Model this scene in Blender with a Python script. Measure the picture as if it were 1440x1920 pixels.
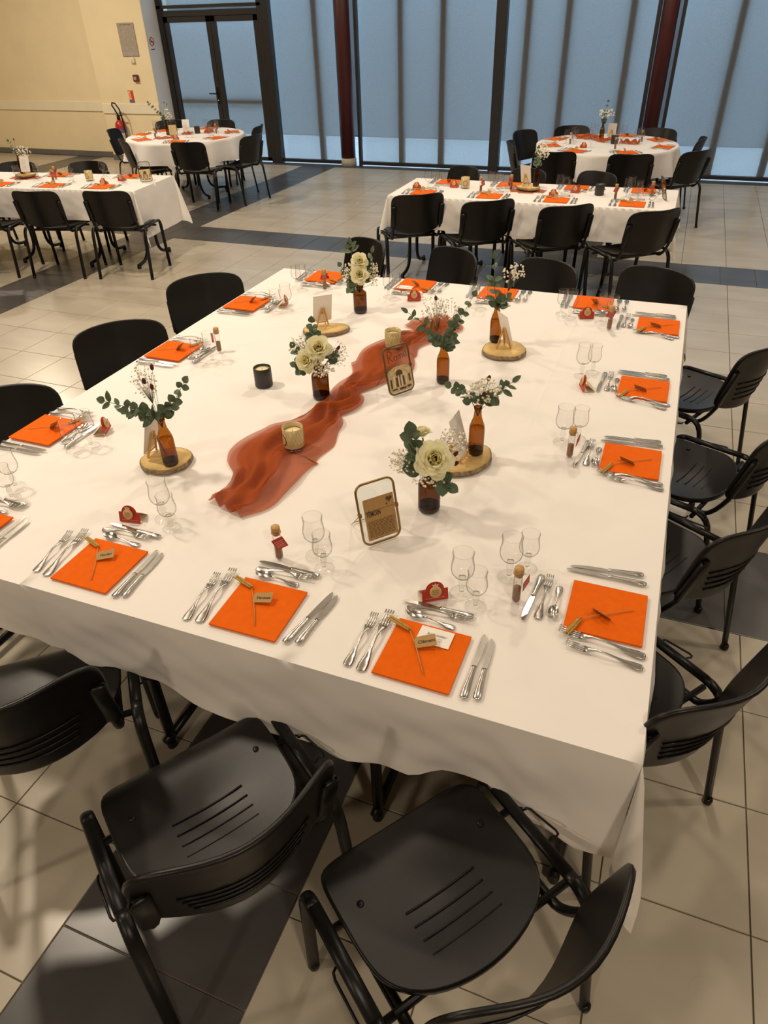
import bpy, bmesh, math, random
from mathutils import Vector, Matrix
for o in list(bpy.data.objects): bpy.data.objects.remove(o)
S = bpy.context.scene
C = S.collection
PI = math.pi
rnd = random.Random(7)
# ------------------------------------------------------------------ camera, world, lights, exposure
cd = bpy.data.cameras.new('camera'); cam = bpy.data.objects.new('camera', cd); C.objects.link(cam)
cd.sensor_fit = 'VERTICAL'; cd.sensor_height = 36.0; cd.lens = 36.0 * 1297.09 / 1920.0
cd.clip_start = 0.05; cd.clip_end = 200
_r = Vector((0.93244, 0.36041, -0.02565)).normalized(); _f = Vector((-0.30588, 0.74960, -0.58697)).normalized()
_u = _r.cross(_f).normalized(); _r = _f.cross(_u).normalized()
cam.matrix_world = Matrix(((_r.x, _u.x, -_f.x, -0.16894), (_r.y, _u.y, -_f.y, -1.01642), (_r.z, _u.z, -_f.z, 2.0826), (0, 0, 0, 1)))
S.camera = cam
W = bpy.data.worlds.new('overcast'); S.world = W; W.use_nodes = True
W.node_tree.nodes['Background'].inputs[0].default_value = (0.46, 0.71, 1.0, 1)
W.node_tree.nodes['Background'].inputs[1].default_value = 3.5
S.view_settings.view_transform = 'Standard'; S.view_settings.look = 'None'
S.view_settings.gamma = 1.0; S.view_settings.use_curve_mapping = False
S.view_settings.exposure = -0.08
S.cycles.transparent_max_bounces = 32
S.cycles.max_bounces = 10
CEIL = 4.1
LAMP_COL = (1.0, 0.85, 0.665)
LAMPS = [(-3.5, 0.8, 96), (2.5, 1.9, 44), (-0.5, 1.7, 22), (1.6, -2.4, 70), (-1.4, -4.8, 70), (-1.2, 4.5, 78), (-5.0, 3.6, 80), (-4.2, -2.6, 62), (2.6, 6.0, 45),
         (-2.8, 7.8, 60), (-7.2, 6.6, 70), (-9.8, 7.2, 150), (0.6, 8.6, 34)]
for x, y, w in LAMPS:
    ld = bpy.data.lights.new('ceiling_lamp', 'AREA'); ld.shape = 'DISK'; ld.size = 0.34; ld.energy = w; ld.color = LAMP_COL
    lo = bpy.data.objects.new('ceiling_lamp', ld); C.objects.link(lo); lo.location = (x, y, CEIL - 0.06)

# ------------------------------------------------------------------ helpers
class MB:
    def __init__(s): s.v = []; s.f = []
    def add(s, vs, fs):
        n = len(s.v); s.v += [tuple(v) for v in vs]; s.f += [tuple(i + n for i in f) for f in fs]; return s
    def mesh(s, name, m, smooth=True):
        me = bpy.data.meshes.new(name); me.from_pydata(s.v, [], s.f); me.materials.append(m)
        if smooth: me.polygons.foreach_set('use_smooth', [True] * len(me.polygons))
        bm = bmesh.new(); bm.from_mesh(me); bmesh.ops.recalc_face_normals(bm, faces=bm.faces); bm.to_mesh(me); bm.free()
        me.update(); return me
    def box(s, c, d, M=None, ch=0.0):
        x, y, z = d[0] / 2, d[1] / 2, d[2] / 2
        if ch <= 0:
            vs = [Vector((a * x, b * y, e * z)) for e in (-1, 1) for a, b in ((-1, -1), (1, -1), (1, 1), (-1, 1))]
            fs = [(3, 2, 1, 0), (4, 5, 6, 7), (0, 1, 5, 4), (1, 2, 6, 5), (2, 3, 7, 6), (3, 0, 4, 7)]
        else:
            rg = []
            for zz, i in ((-z, ch), (-z + ch, 0), (z - ch, 0), (z, ch)):
                X, Y = x - i, y - i
                rg.append([Vector(p) for p in ((-X + ch, -Y, zz), (X - ch, -Y, zz), (X, -Y + ch, zz), (X, Y - ch, zz), (X - ch, Y, zz), (-X + ch, Y, zz), (-X, Y - ch, zz), (-X, -Y + ch, zz))])
            vs = [p for r in rg for p in r]; fs = [tuple(range(7, -1, -1)), tuple(range(24, 32))]
            for k in range(3):
                for i in range(8): fs.append((k * 8 + i, k * 8 + (i + 1) % 8, k * 8 + 8 + (i + 1) % 8, k * 8 + 8 + i))
        if M is not None: vs = [M @ v for v in vs]
        return s.add([v + Vector(c) for v in vs], fs)
    def tube(s, pts, r, seg=8, flat=1.0, closed=False, caps=True, up0=None):
        P = [Vector(p) for p in pts]; n = len(P); rr = r if isinstance(r, (list, tuple)) else [r] * n
        vs = []; up = up0
        for i in range(n):
            t = (P[(i + 1) % n] - P[i - 1]) if closed else (P[min(i + 1, n - 1)] - P[max(i - 1, 0)])
            t.normalize()
            if up is None:
                up = Vector((0, 0, 1)) if abs(t.z) < 0.9 else Vector((1, 0, 0))
            a = t.cross(up)
            if a.length < 1e-4: a = t.orthogonal()
            a.normalize(); b = a.cross(t); b.normalize(); up = b
            for k in range(seg):
                w = 2 * PI * k / seg; vs.append(P[i] + a * (math.cos(w) * rr[i] * flat) + b * (math.sin(w) * rr[i]))
        fs = []
        for i in range(n if closed else n - 1):
            j = (i + 1) % n
            for k in range(seg): fs.append((i * seg + k, i * seg + (k + 1) % seg, j * seg + (k + 1) % seg, j * seg + k))
        if caps and not closed: fs += [tuple(range(seg - 1, -1, -1)), tuple(range((n - 1) * seg, n * seg))]
        return s.add(vs, fs)
    def lathe(s, prof, seg=20, c=(0, 0, 0), cap0=True, cap1=True, fr=None):
        vs = []; n = len(prof)
        for r, z in prof:
            for k in range(seg):
                w = 2 * PI * k / seg; q = r * (fr(w) if fr else 1); vs.append((c[0] + q * math.cos(w), c[1] + q * math.sin(w), c[2] + z))
        fs = [(i * seg + k, i * seg + (k + 1) % seg, (i + 1) * seg + (k + 1) % seg, (i + 1) * seg + k) for i in range(n - 1) for k in range(seg)]
        if cap0: fs.append(tuple(range(seg - 1, -1, -1)))
        if cap1: fs.append(tuple(range((n - 1) * seg, n * seg)))
        return s.add(vs, fs)
    def grid(s, fn, nu, nv, cu=False):
        vs = [fn(i / nu, j / nv) for j in range(nv + 1) for i in range(nu + 1)]
        return s.add(vs, [(j * (nu + 1) + i, j * (nu + 1) + i + 1, (j + 1) * (nu + 1) + i + 1, (j + 1) * (nu + 1) + i) for j in range(nv) for i in range(nu)])
    def prism(s, poly, z0, z1):
        n = len(poly); vs = [(x, y, z0) for x, y in poly] + [(x, y, z1) for x, y in poly]
        return s.add(vs, [tuple(range(n - 1, -1, -1)), tuple(range(n, 2 * n))] + [(i, (i + 1) % n, n + (i + 1) % n, n + i) for i in range(n)])
    def strip(s, st):  # cross sections (y, halfwidth, z, thickness [, xoffset])
        vs = []
        for q in st:
            y, w, z, t = q[:4]; xo = q[4] if len(q) > 4 else 0
            vs += [(xo - w, y, z), (xo - w * .62, y, z + t), (xo + w * .62, y, z + t), (xo + w, y, z), (xo, y, z - t * 0.4)]
        fs = [(i * 5 + k, i * 5 + (k + 1) % 5, i * 5 + 5 + (k + 1) % 5, i * 5 + 5 + k) for i in range(len(st) - 1) for k in range(5)]
        return s.add(vs, fs + [(4, 3, 2, 1, 0), tuple(range(len(vs) - 5, len(vs)))])
    def ico(s, c, r):
        t = 0.8506 * r; u = 0.5257 * r
        vs = [(-u, t, 0), (u, t, 0), (-u, -t, 0), (u, -t, 0), (0, -u, t), (0, u, t), (0, -u, -t), (0, u, -t), (t, 0, -u), (t, 0, u), (-t, 0, -u), (-t, 0, u)]
        fs = [(0, 11, 5), (0, 5, 1), (0, 1, 7), (0, 7, 10), (0, 10, 11), (1, 5, 9), (5, 11, 4), (11, 10, 2), (10, 7, 6), (7, 1, 8), (3, 9, 4), (3, 4, 2), (3, 2, 6), (3, 6, 8), (3, 8, 9), (4, 9, 5), (2, 4, 11), (6, 2, 10), (8, 6, 7), (9, 8, 1)]
        return s.add([(c[0] + a, c[1] + b, c[2] + d) for a, b, d in vs], fs)
    def xf(s, M): s.v = [tuple(M @ Vector(v)) for v in s.v]; return s

def obj(name, me, parent=None, loc=None, rot=None, sc=None):
    o = bpy.data.objects.new(name, me); C.objects.link(o)
    if parent is not None: o.parent = parent
    if loc is not None: o.location = loc
    if rot is not None: o.rotation_euler = rot
    if sc is not None: o.scale = sc if hasattr(sc, '__len__') else (sc,) * 3
    return o
def tag(o, label, cat, group=None, kind=None):
    if label: o['label'] = label
    if cat: o['category'] = cat
    if group: o['group'] = group
    if kind: o['kind'] = kind
    return o
def thing(name, label, cat, loc=(0, 0, 0), rz=0.0, group=None):
    return tag(obj(name, None, None, loc, (0, 0, rz)), label, cat, group)
def struct(name, me, parent=None, **k):
    o = obj(name, me, parent, **k); o['kind'] = 'structure'; return o
KIDS = {}
def kids(o):
    return [c for c in o.children]
def copy_tree(o, parent=None):
    c = o.copy(); C.objects.link(c); c.parent = parent
    for ch in kids(o): copy_tree(ch, c)
    return c
def place(o, loc, rz, label, group=None):
    o.location = loc; o.rotation_euler = (0, 0, rz); o['label'] = label
    if group: o['group'] = group
    return o

# ------------------------------------------------------------------ materials
def mat(name, col, rough=0.5, metal=0.0, nsc=None, namt=0.12, bump=0.0, bsc=None, spec=None, trans=0.0, coat=0.0, sheen=0.0, sss=None):
    m = bpy.data.materials.new(name); m.use_nodes = True; nt = m.node_tree; N = nt.nodes; L = nt.links; b = N['Principled BSDF']
    b.inputs['Base Color'].default_value = (*col, 1); b.inputs['Roughness'].default_value = rough; b.inputs['Metallic'].default_value = metal
    if spec is not None: b.inputs['Specular IOR Level'].default_value = spec
    if coat: b.inputs['Coat Weight'].default_value = coat
    if sheen: b.inputs['Sheen Weight'].default_value = sheen
    if nsc or bump:
        tc = N.new('ShaderNodeTexCoord')
    if nsc:
        n = N.new('ShaderNodeTexNoise'); n.inputs['Scale'].default_value = nsc; n.inputs['Detail'].default_value = 5
        L.new(tc.outputs['Object'], n.inputs['Vector'])
        r = N.new('ShaderNodeValToRGB'); e = r.color_ramp.elements
        e[0].position = 0.3; e[1].position = 0.7
        e[0].color = (*[c * (1 - namt) for c in col], 1); e[1].color = (*[min(1, c * (1 + namt)) for c in col], 1)
        L.new(n.outputs['Fac'], r.inputs['Fac']); L.new(r.outputs['Color'], b.inputs['Base Color'])
    if bump:
        n2 = N.new('ShaderNodeTexNoise'); n2.inputs['Scale'].default_value = bsc or 200; n2.inputs['Detail'].default_value = 3
        L.new(tc.outputs['Object'], n2.inputs['Vector'])
        bp = N.new('ShaderNodeBump'); bp.inputs['Strength'].default_value = bump; bp.inputs['Distance'].default_value = 0.002
        L.new(n2.outputs['Fac'], bp.inputs['Height']); L.new(bp.outputs['Normal'], b.inputs['Normal'])
    if trans: b.inputs['Transmission Weight'].default_value = trans
    return m
def glassy(name, face, edge, gl=0.6, base=0.05, rough=0.02, p0=0.35):
    m = bpy.data.materials.new(name); m.use_nodes = True; nt = m.node_tree; N = nt.nodes; L = nt.links; N.clear()
    out = N.new('ShaderNodeOutputMaterial'); lw = N.new('ShaderNodeLayerWeight'); lw.inputs[0].default_value = 0.5
    rp = N.new('ShaderNodeValToRGB'); e = rp.color_ramp.elements; e[0].position = p0; e[1].position = 1.0; e[0].color = (*face, 1); e[1].color = (*edge, 1)
    tr = N.new('ShaderNodeBsdfTransparent'); g = N.new('ShaderNodeBsdfGlossy'); g.inputs['Roughness'].default_value = rough
    pw = N.new('ShaderNodeMath'); pw.operation = 'POWER'; pw.inputs[1].default_value = 4
    ma = N.new('ShaderNodeMath'); ma.operation = 'MULTIPLY_ADD'; ma.inputs[1].default_value = gl; ma.inputs[2].default_value = base
    mx = N.new('ShaderNodeMixShader')
    L.new(lw.outputs['Facing'], rp.inputs[0]); L.new(rp.outputs[0], tr.inputs[0]); L.new(lw.outputs['Facing'], pw.inputs[0]); L.new(pw.outputs[0], ma.inputs[0])
    L.new(ma.outputs[0], mx.inputs[0]); L.new(tr.outputs[0], mx.inputs[1]); L.new(g.outputs[0], mx.inputs[2]); L.new(mx.outputs[0], out.inputs[0])
    return m
def sheer(name, col, alpha, weave=600.0, transl=0.5, var=0.14, zs=0.15):
    m = bpy.data.materials.new(name); m.use_nodes = True; nt = m.node_tree; N = nt.nodes; L = nt.links; N.clear()
    out = N.new('ShaderNodeOutputMaterial'); tr = N.new('ShaderNodeBsdfTransparent'); d = N.new('ShaderNodeBsdfDiffuse'); t = N.new('ShaderNodeBsdfTranslucent')
    tc = N.new('ShaderNodeTexCoord'); mp = N.new('ShaderNodeMapping'); mp.inputs['Scale'].default_value = (1, 1, zs)
    n = N.new('ShaderNodeTexNoise'); n.inputs['Scale'].default_value = weave; n.inputs['Detail'].default_value = 2
    L.new(tc.outputs['Object'], mp.inputs[0]); L.new(mp.outputs[0], n.inputs['Vector'])
    rp = N.new('ShaderNodeValToRGB'); e = rp.color_ramp.elements; e[0].position = 0.3; e[1].position = 0.7
    e[0].color = (*[c * (1 - var) for c in col], 1); e[1].color = (*[min(1, c * (1 + var)) for c in col], 1); L.new(n.outputs[0], rp.inputs[0])
    L.new(rp.outputs[0], d.inputs[0]); L.new(rp.outputs[0], t.inputs[0])
    m1 = N.new('ShaderNodeMixShader'); m1.inputs[0].default_value = transl; m2 = N.new('ShaderNodeMixShader'); m2.inputs[0].default_value = alpha
    L.new(d.outputs[0], m1.inputs[1]); L.new(t.outputs[0], m1.inputs[2]); L.new(tr.outputs[0], m2.inputs[1]); L.new(m1.outputs[0], m2.inputs[2]); L.new(m2.outputs[0], out.inputs[0])
    return m
def tilemat(name, c0, c1, rough):
    m = bpy.data.materials.new(name); m.use_nodes = True; nt = m.node_tree; N = nt.nodes; L = nt.links; b = N['Principled BSDF']
    g = N.new('ShaderNodeNewGeometry'); n = N.new('ShaderNodeTexNoise'); n.inputs['Scale'].default_value = 2.4; n.inputs['Detail'].default_value = 4; n.inputs['Roughness'].default_value = 0.5
    mp = N.new('ShaderNodeMapping'); mp.inputs['Scale'].default_value = (0.6, 1.6, 1)
    L.new(g.outputs['Position'], mp.inputs[0]); L.new(mp.outputs[0], n.inputs['Vector'])
    rp = N.new('ShaderNodeValToRGB'); e = rp.color_ramp.elements; e[0].position = 0.25; e[1].position = 0.75; e[0].color = (*c0, 1); e[1].color = (*c1, 1)
    L.new(n.outputs[0], rp.inputs[0]); L.new(rp.outputs[0], b.inputs['Base Color'])
    n2 = N.new('ShaderNodeTexNoise'); n2.inputs['Scale'].default_value = 5; L.new(g.outputs['Position'], n2.inputs['Vector'])
    mr = N.new('ShaderNodeMapRange'); mr.inputs['To Min'].default_value = rough - 0.02; mr.inputs['To Max'].default_value = rough + 0.04
    L.new(n2.outputs[0], mr.inputs['Value']); L.new(mr.outputs[0], b.inputs['Roughness'])
    return m
M_LIGHT = tilemat('pale_stone_tile', (0.39, 0.342, 0.265), (0.49, 0.435, 0.345), 0.25)
M_DARK = tilemat('anthracite_tile', (0.050, 0.047, 0.046), (0.085, 0.080, 0.077), 0.30)
M_GROUT = mat('brown_grout', (0.16, 0.125, 0.09), 0.9, nsc=30)
M_CREAM = mat('cream_paint', (0.80, 0.68, 0.44), 0.75, nsc=3, namt=0.03, bump=0.1, bsc=120)
M_REVEAL = mat('white_paint', (0.78, 0.76, 0.72), 0.7, nsc=3, namt=0.03)
M_CEIL = mat('ceiling_paint', (0.42, 0.38, 0.32), 0.9, nsc=3, namt=0.03)
M_WARMW = mat('warm_wall_paint', (0.40, 0.33, 0.23), 0.85, nsc=3, namt=0.04)
M_SKIRT = mat('grey_skirting', (0.14, 0.13, 0.12), 0.5, nsc=20)
M_RAIL = mat('cream_rail', (0.82, 0.74, 0.56), 0.45, nsc=6, namt=0.03)
M_FRAME = mat('black_aluminium', (0.016, 0.015, 0.016), 0.4, nsc=20)
M_MULL = mat('bronze_mullion', (0.035, 0.028, 0.022), 0.5, nsc=20)
M_RED = mat('oxblood_steel', (0.060, 0.006, 0.006), 0.45, nsc=8)
M_CONC = mat('concrete', (0.45, 0.42, 0.36), 0.8, nsc=15)
M_PAVE = mat('pale_paving', (0.80, 0.80, 0.80), 0.9, nsc=6)
M_FACADE = mat('grey_render', (0.13, 0.13, 0.13), 0.9, nsc=2)
M_PANE = glassy('window_glass', (0.93, 0.95, 0.95), (0.7, 0.75, 0.75), 0.7, 0.05)
M_BLIND = sheer('grey_screen_fabric', (0.58, 0.60, 0.60), 0.64, 170.0, 0.80, 0.10, 0.5)
M_PLASTIC = mat('black_plastic', (0.0065, 0.0054, 0.0047), 0.35, nsc=90, namt=0.15, bump=0.10, bsc=700, spec=0.30)
M_TUBE = mat('black_metal', (0.006, 0.0056, 0.0055), 0.36, nsc=40, spec=0.28)
M_CLOTH = mat('white_cotton', (0.80, 0.755, 0.71), 0.85, nsc=5, namt=0.015, bump=0.14, bsc=26, sheen=0.1)
M_WOODTOP = mat('table_board', (0.25, 0.18, 0.11), 0.6, nsc=12)
M_ORANGE = mat('orange_paper', (0.74, 0.122, 0.003), 0.9, nsc=40, namt=0.05, bump=0.15, bsc=900, spec=0.15)
M_STEEL = mat('polished_steel', (0.56, 0.535, 0.49), 0.27, 1.0, nsc=60, namt=0.06)
M_GLASS = glassy('clear_glass', (0.975, 0.975, 0.97), (0.13, 0.13, 0.115), 0.6, 0.05, p0=0.55)
M_GSOLID = glassy('thick_clear_glass', (0.965, 0.965, 0.955), (0.45, 0.45, 0.41), 0.6, 0.07, p0=0.72)
M_GFOOT = glassy('foot_glass', (0.975, 0.975, 0.965), (0.55, 0.55, 0.5), 0.5, 0.035, p0=0.8)
M_AMBER = glassy('amber_glass', (0.59, 0.345, 0.115), (0.16, 0.07, 0.016), 0.5, 0.04, p0=0.5)
M_AMBERD = glassy('dark_amber_glass', (0.38, 0.215, 0.08), (0.06, 0.026, 0.009), 0.5, 0.04, p0=0.45)
M_AMBERB = mat('amber_glass_base', (0.035, 0.016, 0.010), 0.15, nsc=20)
M_WATER = glassy('water_in_amber', (0.92, 0.84, 0.66), (0.7, 0.6, 0.45), 0.5, 0.04)
M_CORK = mat('cork', (0.50, 0.30, 0.11), 0.85, nsc=200, namt=0.3)
M_POWDER = mat('brown_powder', (0.27, 0.135, 0.062), 0.95, nsc=400, namt=0.3)
M_REDCARD = mat('red_card', (0.48, 0.035, 0.014), 0.6, nsc=60, namt=0.05)
M_CREAMC = mat('cream_card', (0.72, 0.60, 0.40), 0.8, nsc=60, namt=0.03)
M_KRAFT = mat('kraft_card', (0.42, 0.245, 0.085), 0.85, nsc=250, namt=0.12)
M_SEED = mat('kraft_disc', (0.62, 0.40, 0.17), 0.8, nsc=250, namt=0.12)
M_SEEDT = mat('brown_print', (0.33, 0.19, 0.06), 0.8, nsc=50)
M_WHITECARD = mat('white_card', (0.82, 0.78, 0.72), 0.7, nsc=30, namt=0.02)
M_INK = mat('black_ink', (0.02, 0.014, 0.012), 0.7, nsc=30)
M_BINK = mat('brown_ink', (0.10, 0.05, 0.02), 0.7, nsc=30)
M_WINK = mat('pale_ink', (0.75, 0.42, 0.34), 0.7, nsc=30)
M_GINK = mat('grey_ink', (0.38, 0.33, 0.30), 0.7, nsc=30)
M_WHEAT = mat('gold_wheat', (0.45, 0.26, 0.045), 0.6, nsc=150, namt=0.35)
M_STRAW = mat('straw', (0.50, 0.27, 0.06), 0.6, nsc=80)
M_RUST = sheer('rust_chiffon', (0.47, 0.105, 0.028), 0.70, 700.0, 0.3, 0.3, 1.0)
M_BRASS = mat('brass', (0.33, 0.21, 0.075), 0.32, 1.0, nsc=40)
M_DBRASS = mat('dark_brass', (0.17, 0.115, 0.05), 0.42, 0.9, nsc=40)
M_BIRCH = mat('cut_birch', (0.66, 0.45, 0.17), 0.75, nsc=25, namt=0.14)
M_BARK = mat('bark', (0.26, 0.185, 0.10), 0.95, nsc=60, namt=0.55, bump=0.6, bsc=90)
M_EASEL = mat('pine', (0.62, 0.36, 0.12), 0.65, nsc=30, namt=0.15)
M_LEAF = mat('eucalyptus_leaf', (0.090, 0.130, 0.068), 0.6, nsc=40, namt=0.25)
M_STEM = mat('green_stem', (0.10, 0.12, 0.04), 0.6, nsc=60)
M_PETAL = sheer('cream_petal', (0.94, 0.90, 0.64), 1.0, 20.0, 0.32, 0.05, 1.0)
M_PETALI = sheer('yellow_petal', (0.93, 0.85, 0.44), 1.0, 20.0, 0.32, 0.05, 1.0)
M_GYPS = mat('white_floret', (0.86, 0.80, 0.64), 0.8, nsc=100)
M_BURN = mat('burnet_head', (0.085, 0.010, 0.010), 0.8, nsc=400, namt=0.5)
M_GOLDG = mat('frosted_gold_glass', (0.58, 0.45, 0.21), 0.28, nsc=30, namt=0.06, coat=0.3)
M_WAXG = mat('gold_tinted_wax', (0.60, 0.46, 0.20), 0.55, nsc=20)
M_WAX = mat('ivory_wax', (0.86, 0.72, 0.40), 0.5, nsc=20, namt=0.04)
M_BLACKC = mat('black_ceramic', (0.022, 0.019, 0.019), 0.38, nsc=30)
M_FEXT = mat('extinguisher_red', (0.42, 0.022, 0.015), 0.3, nsc=10)
M_ALARM = mat('alarm_red', (0.17, 0.022, 0.016), 0.4, nsc=10)
M_SIGNW = mat('sign_white', (0.62, 0.56, 0.46), 0.5, nsc=20)
M_SIGNG = mat('plan_grey', (0.36, 0.31, 0.25), 0.5, nsc=30)
M_SIGNR = mat('sign_red', (0.62, 0.06, 0.02), 0.5, nsc=20)
M_SIGNB = mat('sign_blue', (0.09, 0.13, 0.30), 0.5, nsc=20)
M_STONEPIC = mat('print_stone', (0.55, 0.42, 0.22), 0.8, nsc=90, namt=0.3)

# text (flat print) is turned into meshes before the scene fills up
def text_mesh(body, size, m, shear=0.0, align='CENTER', off=0.0):
    cu = bpy.data.curves.new('lettering', 'FONT'); cu.body = body; cu.size = size; cu.align_x = align; cu.align_y = 'CENTER'; cu.shear = shear; cu.offset = off; cu.resolution_u = 3
    o = bpy.data.objects.new('lettering', cu); C.objects.link(o); bpy.context.view_layer.update()
    me = bpy.data.meshes.new_from_object(o.evaluated_get(bpy.context.evaluated_depsgraph_get()))
    bpy.data.objects.remove(o); me.materials.clear(); me.materials.append(m); return me
T_NAMES = {k: text_mesh(v, 0.0128, M_INK, 0.15, off=0.0003) for k, v in dict(flo='Florian', van='Vanessa', clem='Clément').items()}
T_SOM = text_mesh('Sommelier', 0.0125, M_INK, 0.4)
T_TEM = text_mesh('TÉMOIN', 0.020, M_INK, 0.0, 'LEFT', off=0.0002)
T_PLAN = text_mesh("PLAN D'ÉVACUATION", 0.022, M_INK)

def text_lines(w, h, n, m, rag=0.12, th=0.35, name='text_lines', words=True):
    r = random.Random(int(w * 1e5) + n); mb = MB()
    for i in range(n):
        y = h / 2 - (i + 0.5) * h / n; x = -w / 2; end = w / 2 - r.random() * rag * w
        while x < end - 0.001:
            L = min(r.uniform(0.06, 0.16) * w, end - x); t = th * h / n / 2
            mb.add([(x, y - t, 0), (x + L, y - t, 0), (x + L, y + t, 0), (x, y + t, 0)], [(0, 1, 2, 3)]); x += L + 0.03 * w
    return mb.mesh(name, m, False)
RX = lambda a: Matrix.Rotation(a, 4, 'X')
RY = lambda a: Matrix.Rotation(a, 4, 'Y')
RZ = lambda a: Matrix.Rotation(a, 4, 'Z')
TR = lambda x, y, z: Matrix.Translation((x, y, z))
def euler(m): return m.to_euler()

# ------------------------------------------------------------------ setting: floor
FX0, FX1, FY0, FY1 = -13.6, 5.6, -7.2, 10.66
floor = struct('floor', MB().box(((FX0 + FX1) / 2, (FY0 + FY1) / 2, -0.055), (FX1 - FX0, FY1 - FY0, 0.10)).mesh('floor', M_GROUT, False))
tiles = []   # (x0,x1,y0,y1,dark)
vb = [(-1.396 - 4.727 * k, -0.803 - 4.727 * k) for k in range(3)] + [(3.25, 3.843)]
hb = [(-3.27, -2.677), (1.325, 1.918), (5.90, 6.46), (10.44, 10.66)]
def spans(bands, lo, hi):
    out = []; c = lo
    for a, b in sorted(bands):
        if a > c: out.append((c, a, 0))
        out.append((max(a, lo), min(b, hi), 1)); c = b
    if c < hi: out.append((c, hi, 0))
    return [s for s in out if s[1] - s[0] > 1e-3]
def cut(a, b, pitch):
    n = max(1, round((b - a) / pitch)); return [(a + (b - a) * i / n, a + (b - a) * (i + 1) / n) for i in range(n)]
XS = spans(vb, FX0, FX1); YS = spans(hb, FY0, FY1)
for y0, y1, hy in YS:
    if hy:
        c = -13.56
        while c < FX1:
            a, b = max(c, FX0), min(c + 0.3025, FX1)
            if b - a > 0.02: tiles.append((a, b, y0, y1, 1))
            c += 0.3025
    else:
        for x0, x1, vx in XS:
            if vx:
                for a, b in cut(y0, y1, 0.3045): tiles.append((x0, x1, a, b, 1))
            else:
                rows = cut(y0, y1, 0.398)
                for p, q in cut(x0, x1, 0.409):
                    for a, b in rows: tiles.append((p, q, a, b, 0))
def frame_area(t):
    pts = []
    for x, y in ((t[0], t[2]), (t[1], t[2]), (t[1], t[3]), (t[0], t[3])):
        d = Vector((x, y, 0)) - cam.location; z = d.dot(_f)
        if z < 0.25: return 0
        pts.append((720 + 1297 * d.dot(_r) / z, 960 - 1297 * d.dot(_u) / z))
    cx = sum(p[0] for p in pts) / 4; cy = sum(p[1] for p in pts) / 4
    if not (-60 < cx < 1500 and -20 < cy < 2000): return 0
    return abs(sum(pts[i][0] * pts[(i + 1) % 4][1] - pts[(i + 1) % 4][0] * pts[i][1] for i in range(4)) / 2)
def hidden(t):   # under the big table, seen by nobody
    return t[0] > -2.3 and t[1] < -0.1 and t[2] > 0.35 and t[3] < 2.75
order = sorted(tiles, key=lambda t: -(frame_area(t) if not hidden(t) else 0))
J = 0.0022
tmesh = {}
rest = {0: MB(), 1: MB()}
for i, t in enumerate(order):
    x0, x1, y0, y1, dk = t; w = x1 - x0 - 2 * J; h = y1 - y0 - 2 * J
    c = ((x0 + x1) / 2, (y0 + y1) / 2, -0.0035)
    if i < 296:
        k = (round(w, 3), round(h, 3), dk)
        if k not in tmesh: tmesh[k] = MB().box((0, 0, 0), (w, h, 0.007), ch=0.0012).mesh('tile', M_DARK if dk else M_LIGHT, False)
        obj('tile', tmesh[k], floor, c)
    else:
        rest[dk].box(c, (w, h, 0.007))
for dk in (0, 1):
    o = obj('floor_tiles', rest[dk].mesh('floor_tiles', M_DARK if dk else M_LIGHT, False), floor); o['kind'] = 'stuff'

# ------------------------------------------------------------------ setting: walls, windows, door
def wall(name, x0, x1, y0, y1, z0, z1, m):
    return struct(name, MB().box(((x0 + x1) / 2, (y0 + y1) / 2, (z0 + z1) / 2), (x1 - x0, y1 - y0, z1 - z0)).mesh(name, m, False))
wall('wall_back', FX0, -9.85, 10.50, 10.95, 0, CEIL, M_CREAM)
pil = struct('wall_pillar', MB().box((-9.255, 10.60, CEIL / 2), (1.19, 0.70, CEIL)).mesh('wall_pillar', M_CREAM, False))
obj('reveal_face', MB().box((-8.658, 10.455, CEIL / 2), (0.006, 0.40, CEIL)).mesh('reveal_face', M_REVEAL, False), pil)
wall('wall_left', FX0 - 0.2, FX0, FY0, 10.95, 0, CEIL, M_CREAM)
wall('wall_right', FX1, FX1 + 0.2, FY0, 10.95, 0, CEIL, M_WARMW)
wall('wall_front', FX0, FX1, FY0 - 0.2, FY0, 0, CEIL, M_WARMW)
wall('ceiling', FX0 - 0.2, FX1 + 0.2, FY0 - 0.2, 10.95, CEIL, CEIL + 0.15, M_CEIL)
wall('wall_lintel', -8.66, FX1, 10.62, 10.95, 3.3, CEIL, M_CREAM)
sk = struct('baseboard_back', MB().box((-11.725, 10.492, 0.045), (3.75, 0.016, 0.09), ch=0.003).box((-9.25, 10.242, 0.045), (1.2, 0.016, 0.09), ch=0.003).mesh('baseboard_back', M_SKIRT, False))
struct('trim_1', MB().box((-11.725, 10.489, 0.815), (3.75, 0.022, 0.15), ch=0.004).box((-9.25, 10.239, 0.815), (1.2, 0.022, 0.15), ch=0.004).mesh('trim_1', M_RAIL, False))
WY = 10.65; HT = 3.3
def bar(x0, x1, z0, z1, y0=WY - 0.03, y1=WY + 0.05): return ((x0 + x1) / 2, (y0 + y1) / 2, (z0 + z1) / 2), (x1 - x0, y1 - y0, z1 - z0)
def part(name, boxes, m, parent, ch=0.003):
    mb = MB()
    for c, d in boxes: mb.box(c, d, ch=ch)
    return obj(name, mb.mesh(name, m, False), parent)
WIN = [(-6.58, -5.48, [-5.857], -6.70), (-5.12, -2.985, [-4.45, -3.79], None), (-2.83, -0.86, [-2.552, -2.003, -1.16], -2.985), (-0.505, 5.6, [0.182, 0.87, 1.75, 2.6, 3.5, 4.5], None)]
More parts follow.
